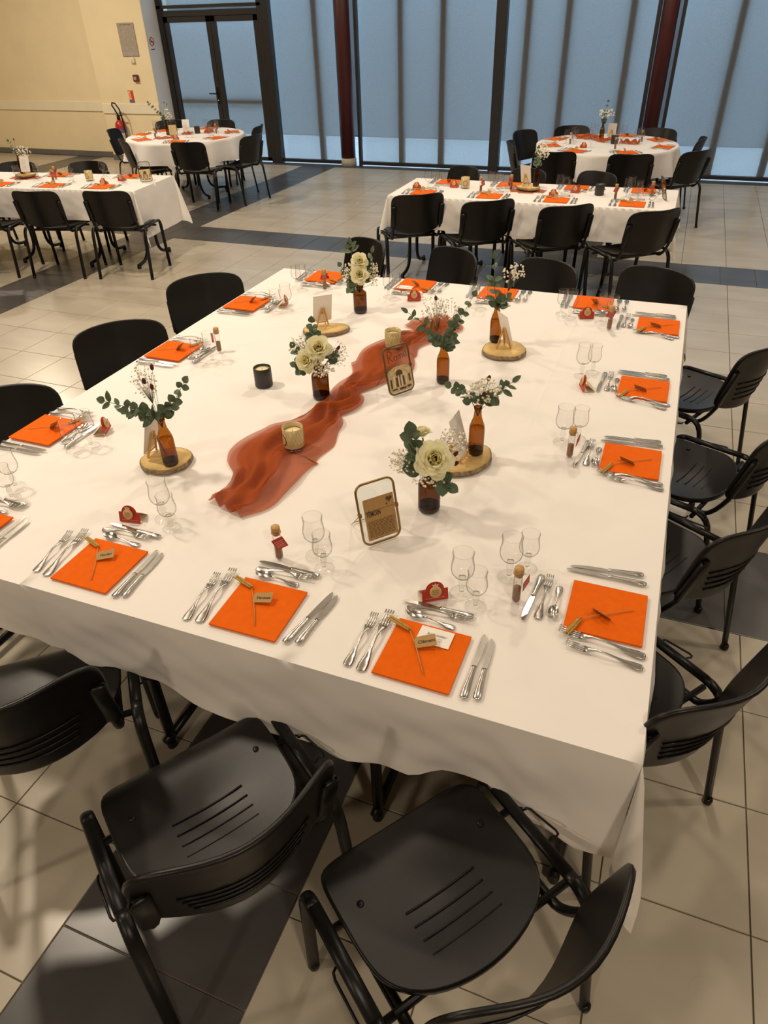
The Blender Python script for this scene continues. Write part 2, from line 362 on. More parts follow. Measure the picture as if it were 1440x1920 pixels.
for i, (a, b, ms, pl) in enumerate(WIN):
    w = struct('window_%d' % (i + 1), None)
    part('bottom_rail', [bar(a, b, 0.022, 0.068)], M_FRAME, w)
    if pl is not None: part('frame_post', [bar(pl, a, 0, HT, WY - 0.06, WY + 0.06)], M_FRAME, w)
    part('edge_post', [bar(a - 0.045, a, 0.0, HT)] if i in (1, 3) else [bar(b, b + 0.05, 0.0, HT)], M_FRAME, w)
    if i == 1: pass
    for mx in ms: part('mullion', [bar(mx - 0.048, mx + 0.048, 0.03, HT, WY + 0.066, WY + 0.12)], M_MULL, w)
    bl = MB(); nb = int((b - a) / 0.05)
    bl.grid(lambda u, v: (a + (b - a) * u, WY + 0.055 + 0.004 * math.sin(u * 9 + i), 0.066 + (HT - 0.066) * v), nb, 12)
    obj('roller_blind', bl.mesh('roller_blind', M_BLIND), w)
    gx = [a] + ms + [b]
    for p, q in zip(gx[:-1], gx[1:]): part('glass_pane', [bar(p + 0.01, q - 0.01, 0.012, HT, WY + 0.165, WY + 0.173)], M_PANE, w, ch=0)
# oxblood columns beside the glazing
for k, (a, b) in enumerate([(-5.462, -5.235), (-0.797, -0.593)]):
    col = struct('trim_%d' % (k + 2), None)
    xc = (a + b) / 2; r = (b - a) / 2
    obj('column_shaft', MB().lathe([(r, 0.12), (r, HT + 0.5)], 24, (xc, WY - 0.02, 0)).mesh('column_shaft', M_RED), col)
    obj('column_base', MB().lathe([(r + 0.012, 0), (r + 0.012, 0.11), (r, 0.12)], 24, (xc, WY - 0.02, 0)).mesh('column_base', M_CONC), col)
# double door with blinds
dr = struct('door_1', None)
part('door_frame', [bar(-8.645, -8.555, 0, HT), bar(-6.79, -6.70, 0, HT), bar(-8.645, -6.70, 2.19, 2.235), bar(-8.555, -6.79, 2.085, 2.165)], M_FRAME, dr)
for nm, a, b in (('left', -8.555, -7.66), ('right', -7.655, -6.79)):
    lf = part('door_leaf', [bar(a, a + 0.085, 0.02, 2.085, WY - 0.015, WY + 0.035), bar(b - 0.085, b, 0.02, 2.085, WY - 0.015, WY + 0.035),
                            bar(a, b, 2.005, 2.085, WY - 0.015, WY + 0.035), bar(a, b, 0.02, 0.075, WY - 0.015, WY + 0.035)], M_FRAME, dr)
    obj('door_blind', MB().grid(lambda u, v: (a + 0.075 + (b - a - 0.15) * u, WY + 0.03, 0.06 + 1.96 * v), 12, 10).mesh('door_blind', M_BLIND), lf)
    part('door_rail', [bar(a + 0.08, b - 0.08, 0.86, 0.94, WY + 0.045, WY + 0.09)], M_MULL, lf)
    part('glass_pane', [bar(a + 0.08, b - 0.08, 0.07, 2.01, WY + 0.125, WY + 0.131)], M_PANE, lf, ch=0)
    for q in (0.45, 1.5): part('hinge', [((a + 0.012 if nm == 'left' else b - 0.012, WY - 0.02, q), (0.018, 0.02, 0.09))], M_FRAME, lf)
hd = obj('door_handle', MB().tube([(-7.70, WY - 0.015, 1.02), (-7.70, WY - 0.06, 1.02), (-7.73, WY - 0.068, 1.02), (-7.84, WY - 0.066, 1.02)], 0.011, 8).mesh('door_handle', M_TUBE), dr)
part('lock_plate', [((-7.70, WY - 0.019, 0.99), (0.035, 0.008, 0.24))], M_TUBE, dr)
obj('lock_barrel', MB().lathe([(0.012, -0.012), (0.012, 0.012)], 12).xf(RX(PI / 2)).mesh('lock_barrel', M_STEEL), dr, (-7.70, WY - 0.026, 0.92))
part('glass_pane', [bar(-8.56, -6.79, 2.235, HT, WY + 0.16, WY + 0.168)], M_PANE, dr, ch=0)
obj('door_blind', MB().grid(lambda u, v: (-8.55 + 1.76 * u, WY + 0.03, 2.235 + (HT - 2.235) * v), 12, 6).mesh('door_blind', M_BLIND), dr)
# outside
struct('terrace', MB().box((-4.5, 14.0, -0.07), (40, 6.7, 0.1)).mesh('terrace', M_PAVE, False))
struct('facade_opposite', MB().box((-4.5, 13.95, 1.7), (40, 0.3, 3.4)).mesh('facade_opposite', M_FACADE, False))

# wall fittings
def on_wall(name, label, cat, x, y, z): return thing(name, label, cat, (x, y, z))
t = on_wall('evacuation_plan', 'grey framed evacuation plan high on the cream pillar', 'sign', -9.02, 10.25, 1.80)
obj('panel', MB().box((0, -0.008, 0), (0.325, 0.015, 0.455), ch=0.003).mesh('panel', M_SIGNG, False), t)
obj('lettering', T_PLAN, t, (0, -0.0165, 0.20), (PI / 2, 0, 0))
mb = MB()
for p0, p1 in (((-.11, .10), (.11, .10)), ((-.11, .10), (-.11, .14)), ((.11, .10), (.11, .14)), ((-.06, .02), (.05, .02)), ((-.06, .02), (-.06, -.06)), ((.05, .02), (.05, -.03)), ((-.06, -.06), (-.02, -.06)), ((.08, .0), (.12, .0)), ((.08, -.04), (.12, -.04)), ((-.12, -.1), (-.06, -.1)), ((0, .1), (0, .13))):
    dx, dz = p1[0] - p0[0], p1[1] - p0[1]
    mb.box(((p0[0] + p1[0]) / 2, -0.0165, (p0[1] + p1[1]) / 2), (abs(dx) + 0.005, 0.001, abs(dz) + 0.005))
mb.box((0, -0.0165, -0.195), (0.29, 0.001, 0.055))
obj('drawn_plan', mb.mesh('drawn_plan', M_GINK, False), t)
t = on_wall('wall_switch', 'small cream switch box under the framed evacuation plan', 'switch', -9.0, 10.25, 1.517)
obj('box', MB().box((0, -0.02, 0), (0.075, 0.04, 0.075), ch=0.005).mesh('box', M_RAIL, False), t); obj('button', MB().box((0, -0.043, 0), (0.03, 0.008, 0.045), ch=0.002).mesh('button', M_SIGNW, False), t)
t = on_wall('fire_alarm', 'small dark red fire alarm call point on the cream pillar', 'fire alarm', -9.0, 10.25, 1.265)
obj('box', MB().box((0, -0.025, 0), (0.10, 0.05, 0.10), ch=0.008).mesh('box', M_ALARM, False), t); obj('break_glass', MB().box((0, -0.052, 0), (0.055, 0.006, 0.045), ch=0.001).mesh('break_glass', M_SIGNG, False), t)
t = on_wall('extinguisher_sign', 'red, white and blue fire extinguisher sign on the cream pillar', 'sign', -9.19, 10.25, 0.99)
obj('panel', MB().box((0, -0.003, 0.025), (0.105, 0.005, 0.145)).mesh('panel', M_SIGNR, False), t); obj('blue_strip', MB().box((0, -0.003, -0.066), (0.105, 0.005, 0.036)).mesh('blue_strip', M_SIGNB, False), t)
obj('pictogram', MB().box((-0.022, -0.007, 0.025), (0.045, 0.002, 0.12)).mesh('pictogram', M_WAX, False), t)
obj('symbol', MB().box((-0.02, -0.009, 0.015), (0.016, 0.002, 0.07)).box((-0.014, -0.009, 0.062), (0.028, 0.002, 0.014)).box((0.036, -0.007, 0.03), (0.014, 0.002, 0.09)).mesh('symbol', M_SIGNR, False), t)
t = on_wall('no_smoking_sign', 'white no smoking notice on the window reveal', 'sign', -8.652, 10.36, 1.745)
obj('panel', MB().box((0.002, 0, 0), (0.003, 0.16, 0.27)).mesh('panel', M_WHITECARD, False), t)
rg = [(0.006, 0.055 * math.cos(a), 0.02 + 0.055 * math.sin(a)) for a in [2 * PI * k / 20 for k in range(20)]]
obj('prohibition_ring', MB().tube(rg, 0.006, 6, closed=True).tube([(0.006, -0.038, 0.058), (0.006, 0.038, -0.018)], 0.006, 6).mesh('prohibition_ring', M_FEXT), t)
obj('cigarette_symbol', MB().box((0.006, 0, 0.02), (0.002, 0.06, 0.012)).mesh('cigarette_symbol', M_INK, False), t); obj('text_line', MB().box((0.006, 0, -0.085), (0.002, 0.09, 0.012)).mesh('text_line', M_INK, False), t)
t = thing('fire_extinguisher', 'red fire extinguisher with black hose hanging on the cream pillar', 'fire extinguisher', (-9.47, 10.14, 0.16))
obj('cylinder', MB().lathe([(0.07, 0), (0.085, 0.015), (0.085, 0.40), (0.075, 0.45), (0.04, 0.485), (0.025, 0.50)], 20).mesh('cylinder', M_FEXT), t)
obj('valve', MB().lathe([(0.03, 0.50), (0.03, 0.54), (0.018, 0.56)], 12).box((0.03, 0, 0.56), (0.13, 0.022, 0.016), ch=0.004).mesh('valve', M_TUBE), t)
obj('hose', MB().tube([(0.02, -0.01, 0.55), (-0.03, -0.02, 0.66), (-0.05, -0.04, 0.72), (-0.02, -0.06, 0.76), (0.05, -0.07, 0.75), (0.105, -0.06, 0.66), (0.115, -0.04, 0.45), (0.11, -0.03, 0.22)], 0.012, 8).mesh('hose', M_TUBE), t)
obj('label_band', MB().lathe([(0.0862, 0.18), (0.0862, 0.30)], 20, cap0=False, cap1=False).mesh('label_band', M_SIGNW), t)
obj('blue_band', MB().lathe([(0.0864, 0.31), (0.0864, 0.36)], 20, cap0=False, cap1=False).mesh('blue_band', M_SIGNB), t)
obj('wall_bracket', MB().box((0, 0.095, 0.3), (0.06, 0.03, 0.25), ch=0.003).mesh('wall_bracket', M_TUBE, False), t)

# ------------------------------------------------------------------ chairs (local +Y is the way the sitter faces)
def sgnpow(c, p): return math.copysign(abs(c) ** p, c)
def squircle(a, n):
    t = (a / (2 * PI)) % 1.0 * 4; k = math.floor(t + .5); q = (t - k) * 2; k %= 4
    x, y = ((1, q), (-q, 1), (-1, -q), (q, -1))[k]
    d = (abs(x) ** n + abs(y) ** n) ** (1 / n); return x / d, y / d
def seat_pt(R, a, dz=0.0):
    X, Y = squircle(a, 6.0); X *= R; Y *= R
    x = 0.226 * X; y = 0.072 + 0.165 * Y
    if Y < 0: y -= 0.062 * (-Y) * (1 - X * X) ** 1.0
    if Y < 0: x *= 1 - 0.05 * Y * Y
    z = 0.456 + 0.012 * abs(X) ** 3 - 0.016 * math.exp(-((x / 0.13) ** 2 + ((y - 0.02) / 0.12) ** 2))
    if Y > 0.55: z -= 0.030 * ((Y - 0.55) / 0.45) ** 2
    if Y < -0.3: z += 0.006 * ((-Y - 0.3) / 0.7)
    return Vector((x, y, z + dz))
def rings(fn, lip, n=64, radii=(0.12, 0.3, 0.5, 0.68, 0.82, 0.92, 0.975, 1.0)):
    mb = MB(); vs = [fn(0, 0)]; fs = []
    for R in radii:
        for k in range(n): vs.append(fn(R, 2 * PI * k / n))
    for l in lip:
        for k in range(n): vs.append(l(2 * PI * k / n))
    rows = len(radii) + len(lip)
    for k in range(n): fs.append((0, 1 + k, 1 + (k + 1) % n))
    for r in range(rows - 1):
        for k in range(n): fs.append((1 + r * n + k, 1 + (r + 1) * n + k, 1 + (r + 1) * n + (k + 1) % n, 1 + r * n + (k + 1) % n))
    fs.append(tuple(1 + (rows - 1) * n + k for k in range(n)))
    return mb.add(vs, fs)
seat_me = rings(seat_pt, [lambda a: seat_pt(1.012, a, -0.006), lambda a: seat_pt(1.0, a, -0.022), lambda a: seat_pt(0.96, a, -0.024), lambda a: seat_pt(0.8, a, -0.036)]).mesh('seat', M_PLASTIC)
def back_y(x, z):
    q = min(1.0, abs(x) / 0.235)
    return -0.244 + 0.26 * (0.78 - z) - 0.080 * (math.cos(PI / 2 * q) ** 1.25)
def back_pt(R, a, off=0.0, sc=1.0):
    X, Z = squircle(a, 5.2); X *= R; Z *= R
    x = 0.236 * X * (1 - 0.03 * (1 - Z)); z = 0.665 + 0.155 * Z - (0.02 * (1 - X * X) * (-Z) if Z < 0 else 0)
    return Vector((x, back_y(x, z) + off, z))
back_me = rings(back_pt, [lambda a: back_pt(1.012, a, -0.006), lambda a: back_pt(1.0, a, -0.014), lambda a: back_pt(0.95, a, -0.015)]
                + [(lambda a, R=R: back_pt(R, a, -0.012)) for R in (0.8, 0.6, 0.4, 0.2, 0.05)]).mesh('backrest', M_PLASTIC)
def seat_z(x, y):
    return 0.456 + 0.012 * (abs(x) / 0.222) ** 3 - 0.016 * math.exp(-((x / 0.13) ** 2 + ((y - 0.02) / 0.12) ** 2))
groove_me = []
for k in range(4):
    y = 0.030 - 0.034 * k
    groove_me.append(MB().tube([(x, y, seat_z(x, y) + 0.0022) for x in [-0.095 + 0.19 * i / 8 for i in range(9)]], 0.0026, 6).mesh('groove', M_PLASTIC))
bgroove_me = []
for k in range(4):
    z = 0.55 + 0.03 * k; w = 0.13 + 0.008 * k
    bgroove_me.append(MB().tube([(x, back_y(x, z) - 0.0145, z) for x in [-w + 2 * w * i / 10 for i in range(11)]], 0.003, 6).mesh('groove', M_PLASTIC))
bolt_me = MB().lathe([(0.0085, -0.002), (0.0085, 0.001), (0.004, 0.002)], 12).mesh('bolt', M_TUBE)
def bend(p0, p1, p2, n=5):
    p0, p1, p2 = Vector(p0), Vector(p1), Vector(p2)
    return [p0 * (1 - t) ** 2 + p1 * 2 * t * (1 - t) + p2 * t * t for t in [i / n for i in range(n + 1)]]
def side_meshes(s):
    fl = MB().tube([(s * .268, .222, .012)] + bend((s * .264, .205, .39), (s * .263, .202, .462), (s * .263, .15, .462)), 0.0102, 10, 1.65, up0=Vector((0, 1, 0))).mesh('leg', M_TUBE)
    rl = MB().tube([(s * .268, -.240, .012)] + bend((s * .264, -.186, .385), (s * .263, -.172, .462), (s * .263, -.105, .462)), 0.0102, 10, 1.65, up0=Vector((0, 1, 0))).mesh('leg', M_TUBE)
    ra = MB().tube([(s * .263, .152, .462), (s * .263, -.107, .462)], 0.0103, 10, 1.65).mesh('side_rail', M_TUBE)
    up = MB().tube([(s * .205, .12, .428), (s * .205, -.10, .424)] + bend((s * .206, -.13, .424), (s * .21, -.165, .43), (s * .214, back_y(.214, .53) - .024, .53)) + [(s * .217, back_y(.217, .60) - .022, .60), (s * .217, back_y(.217, .72) - .020, .72)], 0.0095, 8, 1.4).mesh('back_upright', M_TUBE)
    so = MB().box((0, 0, 0), (0.044, 0.022, 0.19), RX(0.255), ch=0.007).mesh('back_socket', M_PLASTIC)
    if s > 0: hp = [(.272, .085, .445), (.286, .085, .445), (.290, .080, .446), (.288, .074, .446), (.300, .072, .447), (.306, .066, .447), (.320, -.010, .447), (.318, -.020, .447), (.310, -.022, .446), (.300, -.016, .446), (.288, -.022, .445), (.272, -.024, .445)]
    else: hp = [(-.276, .030, .432), (-.286, .025, .428), (-.290, .010, .428), (-.290, -.085, .428), (-.286, -.098, .430), (-.276, -.100, .434)]
    hk = MB().tube(hp, 0.0034, 6).mesh('link_hook', M_TUBE)
    return fl, rl, ra, up, so, hk
SIDE = {s: side_meshes(s) for s in (-1, 1)}
cap_me = MB().lathe([(0.0125, 0), (0.0155, 0.003), (0.0155, 0.018), (0.0132, 0.024)], 10).mesh('foot_cap', M_PLASTIC)
xbar_me = MB().tube([(-.263, 0, 0), (.263, 0, 0)], 0.010, 8).mesh('crossbar', M_TUBE)
def make_chair(full=True):
    t = thing('stacking_chair', '', 'chair')
    st = obj('seat', seat_me, t); bk = obj('backrest', back_me, t)
    if full:
        for g in groove_me: obj('groove', g, st)
        for g in bgroove_me: obj('groove', g, bk)
        for s in (-1, 1): obj('bolt', bolt_me, st, (s * .172, .10, seat_z(s * .172, .10) + 0.001))
    for s in (-1, 1):
        fl, rl, ra, up, so, hk = SIDE[s]
        for me, y in ((fl, .2225), (rl, -.2415)):
            l = obj('leg', me, t); obj('foot_cap', cap_me, l, (s * .268, y, 0))
        obj('side_rail', ra, t); obj('back_upright', up, t)
        obj('back_socket', so, bk, (s * .214, back_y(.214, .63) - .023, .63))
        if full: obj('link_hook', hk, t)
    obj('crossbar', xbar_me, t, (0, .10, .430)); obj('crossbar', xbar_me, t, (0, -.11, .430))
    return t
CH_FULL = make_chair(True); CH_FAR = make_chair(False); used = set()
def chair(x, y, h, label, full=False, group=None):
    src = CH_FULL if full else CH_FAR
    c = src if id(src) not in used else copy_tree(src); used.add(id(src))
    return place(c, (x, y, 0), math.radians(h - 90), label, group)
for a in [(-.342, -.28, 143.8, 'front-most black plastic chair, fully seen near the bottom right of the frame'),
          (-.962, -.285, 146, 'black plastic chair standing on the dark floor tiles, second from bottom right'),
          (-1.625, -.165, 132, 'black plastic chair cut off by the left edge of the frame, camera side'),
          (-2.475, .67, -43, 'nearest black chair on the left side of the big front table'),
          (-2.495, 1.47, -43, 'middle black chair on the left side of the big front table'),
          (-2.515, 2.28, -43, 'farthest black chair on the left side of the big front table'),
          (-2.21, 3.24, -125, 'black chair behind the far left corner and its rose flask'),
          (-1.57, 3.18, -125, 'second black chair from left behind the big front table'),
          (-.94, 3.09, -122, 'third black chair from left behind the big front table'),
          (-.28, 3.09, -114, 'rightmost black chair behind the far edge of the big front table'),
          (.10, 2.545, 155, 'farthest black chair on the right side of the big front table'),
          (.128, 1.752, 158, 'second farthest black chair on the right side of the front table'),
          (.009, 1.114, 150, 'second nearest black chair on the right side, over the dark tiles'),
          (-.058, .436, 143, 'nearest black chair on the right side, by the near table corner')]:
    chair(*a, full=True)
FAR_CH = [(-2.36, 5.22, 123, 'leftmost chair on the near side of the right rear rectangular table'),
    (-1.73, 5.135, 125, 'second chair from left on near side of the right rear rectangular table'),
    (-1.09, 5.12, 124, 'third chair from left on near side of the right rear rectangular table'),
    (-.45, 5.11, 130, 'rightmost chair on the near side of the right rear rectangular table'),
    (-2.29, 5.97, -125, 'leftmost chair on the far side of the right rear rectangular table'),
    (-1.66, 6.00, -125, 'far side chair behind the easel card of the right rectangular table'),
    (-1.02, 5.98, -125, 'far side chair behind the black candle of the right rectangular table'),
    (-1.78, 7.93, 12, 'chair seen edge-on at the left of the right round table'),
    (-1.86, 8.62, -28, 'chair facing forward left of the right round table, before the dark post'),
    (-1.52, 7.575, 102, 'left one of two chairs on the near side of the right round table'),
    (-.73, 7.585, 102, 'right one of two chairs on the near side of the right round table'),
    (-.25, 7.86, 140, 'nearer of the two chairs at the right of the right round table'),
    (-.31, 8.56, 176, 'farther of the two chairs at the right of the right round table'),
    (-1.47, 9.00, -65, 'left one of two chairs behind the right round table'),
    (-.60, 8.92, -110, 'right one of two chairs behind the right round table'),
    (-6.05, 7.395, 101, 'chair with its back to us at the front of the left round table'),
    (-6.77, 7.34, 45, 'chair at the near left of the left round table'),
    (-7.51, 8.01, 20, 'chair left of the left round table, below the fire extinguisher'),
    (-5.73, 7.86, 172, 'nearer chair at the right of the left round table'),
    (-6.12, 8.60, 195, 'farther chair at the right of the left round table'),
    (-6.70, 8.83, -85, 'chair behind the left round table, before the door'),
    (-7.38, 8.70, -60, 'chair behind the flowers of the left round table'),
    (-6.48, 4.35, 104, 'chair cut off by the left edge at the left rectangular table'),
    (-5.80, 4.52, 104, 'second chair from the right, near side of the left rectangular table'),
    (-5.12, 4.69, 104, 'rightmost chair on the near side of the left rectangular table'),
    (-6.20, 5.37, -76, 'right one of two far side chairs at the left rectangular table'),
    (-7.02, 5.18, -76, 'left one of two far side chairs at the left rectangular table')]
for a in FAR_CH: chair(*a)

# ------------------------------------------------------------------ tables and tablecloths
def table(name, label, cx, cy, rz, w, d, ends, folding=True):
    t = thing(name, label, 'table', (cx, cy, 0), rz)
    obj('tabletop', MB().box((0, 0, 0.733), (w - 0.01, d - 0.01, 0.022), ch=0.004).mesh('tabletop', M_WOODTOP, False), t)
    for ex in ends:
        for s in (-1, 1):
            yb = s * d * 0.13; yo = s * (d / 2 - 0.07)
            l = obj('leg', MB().tube([(ex, yb, 0.722), (ex, yb, 0.22)] + bend((ex, yb, 0.20), (ex, yb, 0.04), (ex, yo * 0.8, 0.035)) + [(ex, yo, 0.032)], 0.016, 8).mesh('leg', M_TUBE), t)
            obj('foot', MB().lathe([(0.02, 0), (0.02, 0.022), (0.012, 0.035)], 10).mesh('foot', M_PLASTIC), l, (ex, yo * 0.97, 0))
        obj('brace', MB().tube([(ex, -d * 0.13, 0.35), (ex, d * 0.13, 0.35)], 0.01, 6).mesh('brace', M_TUBE), t)
    return t
t = thing('banquet_table', 'big square banquet table under the white cloths in the foreground', 'table', (-1.225, 1.4955, 0))
obj('tabletop', MB().box((0, 0, 0.733), (2.43, 2.975, 0.022), ch=0.004).mesh('tabletop', M_WOODTOP, False), t)
for s, xl in ((-1, (-1.16, -0.23, 0.55, 1.105)), (1, (-1.10, -0.35, 0.45, 1.19))):
    for x in xl:
        yo = s * 1.42
        l = obj('leg', MB().tube([(x, yo * 0.985, 0.722), (x, yo * 0.985, 0.05)], 0.018, 8).mesh('leg', M_TUBE), t)
        obj('foot_bar', MB().tube([(x, yo * 0.78, 0.045), (x, yo * 1.005, 0.045)], 0.016, 8).lathe([(0.017, 0), (0.017, 0.03)], 10, (x, yo * 0.99, 0)).lathe([(0.017, 0), (0.017, 0.03)], 10, (x, yo * 0.80, 0)).mesh('foot_bar', M_TUBE), l)
t2 = table('folding_table', 'long folding table at the right rear, under a white cloth', -1.358, 5.567, 0, 2.40, 0.80, (-1.10, -0.50, 0.12, 0.72))
T3R = 0.125
T3C = (-5.03 - 1.2 * math.cos(T3R), 5.125 - 1.2 * math.sin(T3R))
t3 = table('folding_table', 'long folding table at the left rear, under a white cloth', T3C[0], T3C[1], T3R, 2.40, 0.79, (-0.80, -0.33, 0.48, 1.03))
def round_table(label, cx, cy, rz):
    t = thing('round_table', label, 'table', (cx, cy, 0), rz)
    obj('tabletop', MB().lathe([(0.78, 0.722), (0.79, 0.726), (0.79, 0.744)], 48).mesh('tabletop', M_WOODTOP, False), t)
    for k in range(4):
        s = RZ(PI / 4 + k * PI / 2)
        l = obj('leg', MB().tube([(0.22, 0, 0.722), (0.22, 0, 0.22)] + bend((0.22, 0, 0.2), (0.22, 0, 0.035), (0.42, 0, 0.032)) + [(0.5, 0, 0.03)], 0.016, 8).xf(s).mesh('leg', M_TUBE), t)
        obj('foot', MB().lathe([(0.02, 0), (0.02, 0.03)], 10, tuple(s @ Vector((0.48, 0, 0)))).mesh('foot', M_PLASTIC), l)
round_table('right one of the two round tables, under a white cloth', -1.05, 8.40, 0.3)
round_table('left one of the two round tables, under a white cloth', -6.68, 8.10, 0.2)

def cloth(name, label, x0, x1, y0, y1, z, drops, corners, flare=0.30, amp=0.02, lam=0.33, seed=1, origin=(0, 0, 0), rz=0.0, creases=(), wr=0.003, inward=0.0):
    """drops: side -> function(s along side) or number; corners: subset of 'se','sw','ne','nw'"""
    r = random.Random(seed); ph = [r.uniform(0, 6.28) for _ in range(8)]
    D = {k: ((lambda s, v=v: v) if not callable(v) else v) for k, v in drops.items()}
    mb = MB()
    def zt(x, y):
        q = 0.0003 * math.sin(x * 7 + ph[0]) * math.sin(y * 6 + ph[1])
        for axis, c, a0, a1 in creases:
            s, o = (x, y) if axis == 'x' else (y, x)
            if a0 <= o <= a1: q += 0.0011 * math.exp(-((s - c) / 0.006) ** 2)
        return z + q
    xs = sorted(set([x0 + (x1 - x0) * i / 40 for i in range(41)] + [c + d for ax, c, a0, a1 in creases if ax == 'x' for d in (-.012, -.005, 0, .005, .012)]))
    ys = [y0 + (y1 - y0) * j / 40 for j in range(41)]
    n = len(xs)
    mb.add([(x, y, zt(x, y)) for y in ys for x in xs], [(j * n + i, j * n + i + 1, (j + 1) * n + i + 1, (j + 1) * n + i) for j in range(40) for i in range(n - 1)])
    rows = 12
    def wave(s, k, u):
        return 0.5 + 0.30 * math.sin(2 * PI * s / lam + ph[k]) + 0.2 * math.sin(2 * PI * s / (lam * 0.43) + ph[k + 1])
    def edge(side):
        if side == 's': return lambda s: (s, y0), (0, -1), x0, x1
        if side == 'n': return lambda s: (s, y1), (0, 1), x0, x1
        if side == 'w': return lambda s: (x0, s), (-1, 0), y0, y1
        return lambda s: (x1, s), (1, 0), y0, y1
    for k, side in enumerate('snwe'):
        if side not in D: continue
        P, nrm, a, b = edge(side); m = max(8, int((b - a) / 0.03))
        def fn(u, v, P=P, nrm=nrm, a=a, b=b, side=side, k=k):
            s = a + (b - a) * u; p = P(s); L = D[side](s)
            fade = 1.0
            for e in (a, b): fade *= min(1.0, abs(s - e) / 0.15)
            out = 0.006 * min(1, v * 6) + v * (amp * wave(s, k, u) * fade)
            if side == 's': out -= inward * v
            if wr: out += wr * min(1, v * 3) * fade * (math.sin(s * 19 + v * 5.5 + ph[3]) * math.sin(s * 5 - v * 4 + ph[4]) + .7 * math.sin(s * 33 - v * 9 + ph[5]) * math.sin(v * 7 + s * 3) + 1.0)
            return (p[0] + nrm[0] * out, p[1] + nrm[1] * out, z - (0 if v == 0 else L * v))
        mb.grid(fn, m, rows)
    cn = {'se': (x1, y0, 0, -1, 1, 0, 's', 'e'), 'sw': (x0, y0, 0, -1, -1, 0, 's', 'w'), 'ne': (x1, y1, 0, 1, 1, 0, 'n', 'e'), 'nw': (x0, y1, 0, 1, -1, 0, 'n', 'w')}
    for q in corners:
        cx, cy, ax, ay, bx, by, sa, sb = cn[q]
        la = D[sa](cx); lb = D[sb](cy)
        def fn(u, v, cx=cx, cy=cy, ax=ax, ay=ay, bx=bx, by=by, la=la, lb=lb):
            th = u * PI / 2; c, s = math.cos(th), math.sin(th)
            R = min(la / max(c, 1e-4), lb / max(s, 1e-4)) * v; fl = flare * math.sin(2 * th) ** 0.8
            out = 0.006 * min(1, v * 6) + R * fl
            dx, dy = ax * c + bx * s, ay * c + by * s
            return (cx + dx * out, cy + dy * out, z - (0 if v == 0 else R * math.sqrt(1 - fl * fl)))
        mb.grid(fn, 14, rows)
    me = mb.mesh(name, M_CLOTH)
    bm = bmesh.new(); bm.from_mesh(me); bmesh.ops.remove_doubles(bm, verts=bm.verts, dist=0.0006); bmesh.ops.recalc_face_normals(bm, faces=bm.faces); bm.to_mesh(me); bm.free()
    return tag(obj(name, me, None, origin, (0, 0, rz)), label, 'tablecloth')
HEM = [(-1.74, .445), (-1.66, .43), (-1.5, .468), (-1.36, .462), (-1.2, .40), (-1.04, .40), (-.72, .385), (-.55, .42), (-.44, .475), (-.34, .478), (-.2, .37), (-.08, .315), (0, .31)]
def lerp(tab, s):
    for (a, p), (b, q) in zip(tab[:-1], tab[1:]):
        if s <= b: 
            w = max(0, min(1, (s - a) / (b - a))); w = w * w * (3 - 2 * w); return p + (q - p) * w
    return tab[-1][1]
def drop_right(s):
    d = 0.7515 - lerp(HEM, s); e = s + 1.742
    if e < 0.09: d -= 0.09 * (1 - math.sqrt(max(0, 1 - (1 - e / 0.09) ** 2)))
    return d
cloth('tablecloth', 'white cloth over the right part of the big front table, lying uppermost', -1.742, 0, 0, 2.985, 0.7515, dict(s=drop_right, e=lambda s: .262 + .075 * max(0, 1 - s / .05), n=0.25), ('se', 'ne'), flare=0.22, amp=0.013, lam=0.52, seed=3, wr=0.0055, inward=0.034, creases=(('x', -0.665, 0, 1.4), ('x', -0.533, 1.4, 2.6)))
cloth('tablecloth', 'white cloth over the left part of the big front table, tucked under the other', -2.447, -1.62, 0, 2.985, 0.7475, dict(s=0.30, w=0.25, n=0.25), ('sw', 'nw'), flare=0.22, amp=0.008, seed=5, inward=0.05)
cloth('tablecloth', 'white cloth on the right rear rectangular table, pointed corner hanging at right', -2.56, -0.157, 5.165, 5.97, 0.7505, dict(s=0.262, e=0.30, n=0.25, w=0.21), ('se', 'sw', 'ne', 'nw'), flare=0.28, amp=0.012, lam=0.6, seed=8)
cloth('tablecloth', 'white cloth on the left rear rectangular table, long pointed corners hanging at right', -1.2, 1.2, -0.395, 0.395, 0.7505, dict(s=0.272, e=0.44, n=0.26, w=0.30), ('se', 'ne', 'sw', 'nw'), flare=0.24, amp=0.014, lam=0.7, seed=9, origin=(T3C[0], T3C[1], 0), rz=T3R)
